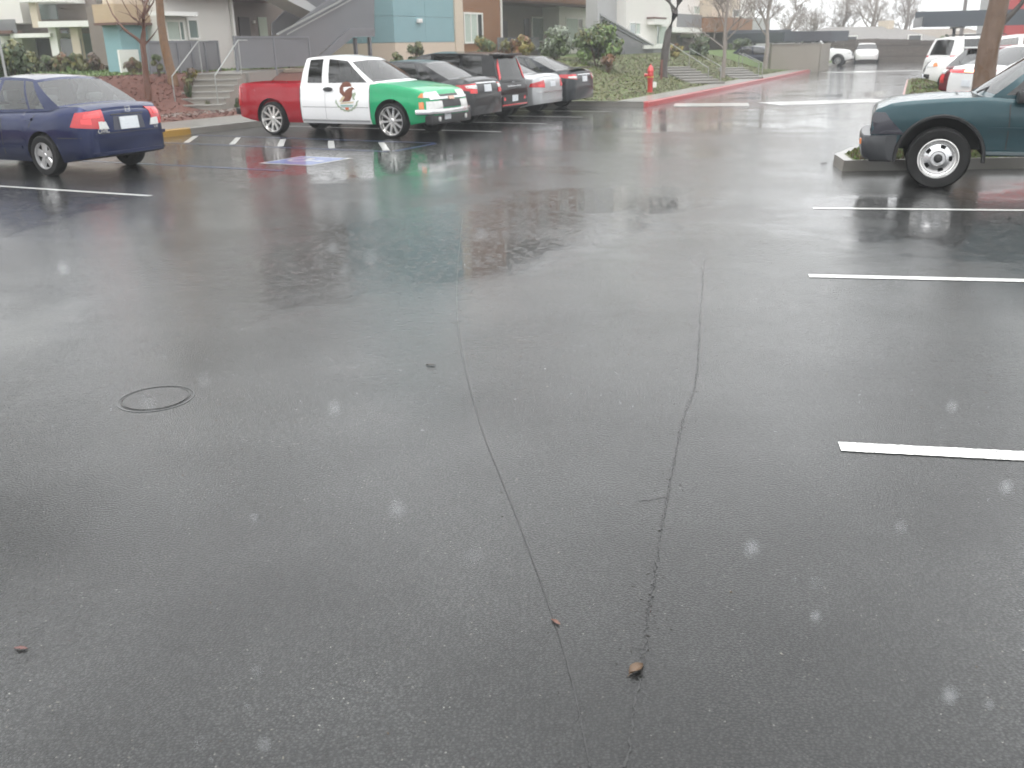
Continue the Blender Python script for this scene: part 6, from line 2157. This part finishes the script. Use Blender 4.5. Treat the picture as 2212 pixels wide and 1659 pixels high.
# retaining ledge and slope steps
a, b = gr(1528, 182), gr(1446, 150)
for lab, sh, w in (('concrete steps climbing the planted bank right of the hydrant', 0, 1.5),):
    steps('slope_steps', lab, a, b + Vector((0, 0, .12)), w, 7, M_CONC)
dr = (b - a); dr.z = 0; dr.normalize()
pr = Vector((-dr.y, dr.x, 0))
for off, lab in ((-.95, 'nearer metal handrail along the slope steps'), (-2.3, 'farther metal handrail along the slope steps')):
    (x0, y0, x1, y1) = (1531, 147, 1447, 93) if off > -1 else (1558, 144, 1490, 105)
    pts = [at(x0, y0, a.y + .2 - off), at(x1, y1, b.y + .2 - off)]
    hand_rail('slope_handrail', lab, pts, [(q, terrain(q.x, q.y) - .05) for q in pts])
a2, b2 = gr(1615, 170), gr(1570, 150)
steps('slope_steps', 'second, farther flight of steps near the rubbish enclosure', a2, b2 + Vector((0, 0, .1)), 1.4, 5, M_CONC)
dr = (b2 - a2); dr.z = 0; dr.normalize()
pr = Vector((-dr.y, dr.x, 0))
for off, lab in ((-.8, 'left rail of the pair near the dark navy car'), (-1.5, 'right rail of the pair near the dark navy car')):
    x_ = 0 if off > -1 else 8
    pts = [at(1640 + x_, 136, a2.y), at(1597 + x_, 115, b2.y)]
    hand_rail('slope_handrail', lab, pts, [(q, terrain(q.x, q.y) - .05) for q in pts])
v0, v1 = on_s(1384, 138, -16.2)[0], on_s(1482, 138, -16.2)[0]
g0 = SV(-16.2, v0)
R_ = Bld('retaining_ledge', 'low grey concrete ledge along the top of the planted bank', -16.2, v0, 0, 'wall')
R_.box('ledge', M_RETW, -16.4, -16.2, v0, v1, .9, on_s(1430, 136, -16.2)[1])
# stake by the tree
p = gr(1428, 172)
root = tag(empty('tree_stake', p), 'reddish wooden stake at the foot of the street tree', 'stake')
MB().box((-.04, -.04, -.1), (.04, .04, .75)).build('stake', mat('red_stake', (.16, .06, .045), .8), root)

# sign on a post at the left edge
d = 20.5
p = at(13, 165, d)
p.z = .15
root = tag(empty('parking_sign', p, R(-8)), 'white sign on a slim metal post at the left edge, behind the blue sedan', 'sign')
MB().tube([(0, 0, 0), (0, 0, 2.75)], .028, 8).build('post', M_GALV, root, 60)
sz = at(0, 58, d).z
q = []
for cx, cz, a0 in ((.13, sz + .45, 0), (-.17, sz + .45, 90), (-.17, sz + .03, 180), (.13, sz + .03, 270)):
    q += [(cx - .07 + .04 * math.cos(R(a0 + t)), cz + .04 * math.sin(R(a0 + t))) for t in (0, 30, 60, 90)]
n = len(q)
o_ = -.12
sg = mesh_obj('sign_plate', [(x + o_, -.045, z) for x, z in q] + [(x + o_, -.035, z) for x, z in q], [tuple(range(n)), tuple(range(n, 2 * n))[::-1]] + [(i, n + i, n + (i + 1) % n, (i + 1) % n) for i in range(n)], mat('sign_white', (.75, .77, .78), .4), root)

# utility cover in the lot
c = pxg([(337, 861)])[0]
root = tag(empty('utility_cover', c), 'round iron utility cover set in the wet asphalt at left', 'manhole cover')
M_LID = mat('wet_cast_lid', (.03, .031, .031), .45, .0, coat=1.0, spec=.15, var=.3, vscale=30, coat_rough=.09, bump=.12, bscale=160)
M_IRON = mat('wet_iron', (.035, .036, .037), .4, .2, coat=.8, var=.3, vscale=20, coat_rough=.12, bump=.3, bscale=120)
MB().lathe([(.166, -.01), (.166, .003), (.001, .0032)], 48).build('lid', M_ASPH, root, 40)
MB().lathe([(.176, .0015), (.1757, .003), (.1735, .003), (.1732, .0015)], 48).build('rim_ring', M_CRACK, root, 40)
MB().lathe([(.200, .0012), (.1995, .0025), (.192, .0025), (.1915, .0012)], 48).build('rim_ring', M_LID, root, 40)
MB().lathe([(.012, .0055), (.001, .0057)], 8, c=(-.05, .03, 0)).build('pick_hole', M_DARK, root)

# fallen leaves
def leaf_obj(label, px, py, L, W, col, rz, curl=.35):
    p = pxg([(px, py)])[0]
    p.z = -.001
    V, F = [], []
    n, k = 8, 4
    for i in range(n + 1):
        t = i / n
        w = W * math.sin(math.pi * min(.98, max(.03, t))) ** .8 / 2
        for j in range(k + 1):
            u = 2 * j / k - 1
            V.append(((t - .5) * L, u * w, .004 + curl * W * (u * u * .8 + .3 * math.sin(3 * t)) ** 1.0 * .6 + .002 * rnd.random()))
    for i in range(n):
        for j in range(k): F.append((i * (k + 1) + j, i * (k + 1) + j + 1, (i + 1) * (k + 1) + j + 1, (i + 1) * (k + 1) + j))
    root = tag(empty('fallen_leaf', p, rz), label, 'leaf', 'fallen leaves on the asphalt')
    m = mat('dead_leaf_%d' % int(px), col, .5, var=.4, vscale=60, coat=.5, coat_rough=.25)
    o = mesh_obj('leaf_blade', V, F, m, root, 60)
    MB().tube([(-.6 * L, 0, .003), (.45 * L, 0, .006)], [.0012, .0007], 4).build('midrib', m, root)
leaf_obj('largest curled brown leaf near the bottom of the crack', 1374, 1450, .060, .034, (.105, .058, .026), R(40), .6)
leaf_obj('small narrow orange brown leaf on the smooth seam', 1201, 1346, .040, .014, (.14, .05, .026), R(-52))
leaf_obj('dark red leaf at the lower left edge', 46, 1403, .045, .016, (.10, .03, .022), R(-8))
leaf_obj('dark leaf scrap in the middle of the wet asphalt', 931, 790, .055, .022, (.03, .025, .02), R(-10))
leaf_obj('tiny dark leaf on the wet aisle right of centre', 1780, 353, .10, .04, (.05, .04, .035), R(5))

# grit and leaf crumbs washed over the asphalt
rg = random.Random(31)
gb = MB()
for k in range(420):
    if k % 3:
        c = Vector((rg.uniform(-3.2, 3.2), rg.uniform(1.6, 9), 0))
    else:
        base = (dens(cr, 34) + seam)[rg.randrange(len(dens(cr, 34)) + len(seam))]
        c = base + Vector((rg.gauss(0, .05), rg.gauss(0, .05), 0))
    e = rg.uniform(.0015, .0045)
    a = rg.uniform(0, 6.283)
    u = Vector((math.cos(a), math.sin(a), 0)) * e * rg.uniform(1, 2.4)
    w_ = Vector((-math.sin(a), math.cos(a), 0)) * e * .7
    gb.add([c - u, c + w_, c + u, c - w_, c + Vector((0, 0, e * .8))], [(0, 1, 4), (1, 2, 4), (2, 3, 4), (3, 0, 4)], k % 3)
tag(gb.build('grit', [mat('grit_dark', (.02, .018, .015), .8), mat('grit_brown', (.07, .045, .025), .8), mat('grit_pale', (.22, .21, .18), .7)]), 'tiny grit and leaf crumbs scattered on the asphalt', 'grit', kind='stuff')

# rain: splash crowns on the standing water, drops in the air
M_WATER = mat('rain_water', (.9, .92, .94), .10, trans=.8, spec=.5, var=.02)
M_WATER.node_tree.nodes['Principled BSDF'].inputs['IOR'].default_value = 1.33
rr = random.Random(99)
b = MB()
for k in range(240):
    px, py = rr.uniform(0, 2212), 380 + 560 * rr.random() ** 1.5
    c = pxg([(px, py)])[0]
    if to_sv(c.x, c.y)[0] < -16: continue
    r = rr.uniform(.003, .008)
    h = r * rr.uniform(.8, 1.8)
    n = 6
    vs = [c + Vector((math.cos(t * 6.283 / n) * r * .6, math.sin(t * 6.283 / n) * r * .6, .001)) for t in range(n)]
    vs += [c + Vector((math.cos(t * 6.283 / n) * r, math.sin(t * 6.283 / n) * r, h * rr.uniform(.5, 1.0))) for t in range(n)]
    b.add(vs, [(t, (t + 1) % n, n + t) for t in range(n)])
    if rr.random() < .6:
        q = c + Vector((rr.uniform(-r, r), rr.uniform(-r, r), h * rr.uniform(1.2, 2.6)))
        e = r * .28
        b.add([q + Vector(v) * e for v in ((1, 0, 0), (-1, 0, 0), (0, 1, 0), (0, -1, 0), (0, 0, 1), (0, 0, -1))], [(0, 2, 4), (2, 1, 4), (1, 3, 4), (3, 0, 4), (2, 0, 5), (1, 2, 5), (3, 1, 5), (0, 3, 5)])
tag(b.build('rain_splashes', M_WATER), 'tiny splash crowns where raindrops hit the wet asphalt', 'rain', kind='stuff')
b = MB()
for k in range(34):
    px, py = rr.uniform(-150, 2350), rr.uniform(-100, 1750)
    dd = rr.uniform(1.3, 9.0)
    r_ = ray(px, py)
    if CAM_H + r_.z * dd < .05: dd = rr.uniform(.3, .9) * (CAM_H / max(.01, -r_.z))
    c = Vector((0, 0, CAM_H)) + r_ * dd
    if c.length < .8: continue
    e = rr.uniform(.0009, .0017)
    L_ = e * rr.uniform(3, 7)
    ax_ = Vector((.12, .05, 1)).normalized()
    b.tube([c - ax_ * L_ * .35, c - ax_ * L_ * .2, c, c + ax_ * L_ * .5, c + ax_ * L_], [e * .4, e * .9, e, e * .5, e * .1], 6)
for k in range(26):                        # drops close by, thrown out of focus by the lens
    c = Vector((0, 0, CAM_H)) + ray(2212 * rr.random() ** .7, 250 + 1400 * rr.random() ** .7) * rr.uniform(.38, .75)
    e = rr.choice((.0012, .0016, .0020, .0026))
    b.tube([c + Vector((0, 0, z * e)) for z in (-1, -.8, 0, .7, 1.2)], [e * .2, e * .75, e, e * .75, e * .15], 8)
tag(b.build('raindrops', M_WATER, smooth=60), 'raindrops falling through the air over the lot', 'rain', kind='stuff')

# ------------------------------------------------------------------ rain haze
hm = bpy.data.materials.new('rain_haze')
hm.use_nodes = True
hn, hl = hm.node_tree.nodes, hm.node_tree.links
hn.remove(hn['Principled BSDF'])
pv = hn.new('ShaderNodeVolumePrincipled')
pv.inputs['Color'].default_value = (.93, .95, .97, 1)
pv.inputs['Density'].default_value = .0016
pv.inputs['Anisotropy'].default_value = 0.2
hl.new(pv.outputs[0], [x for x in hn if x.type == 'OUTPUT_MATERIAL'][0].inputs['Volume'])
hz = MB().box((-75, -30, -1.05), (95, 135, 16)).build('haze', hm)
tag(hz, 'thin rain haze over the parking lot', 'haze', kind='stuff')
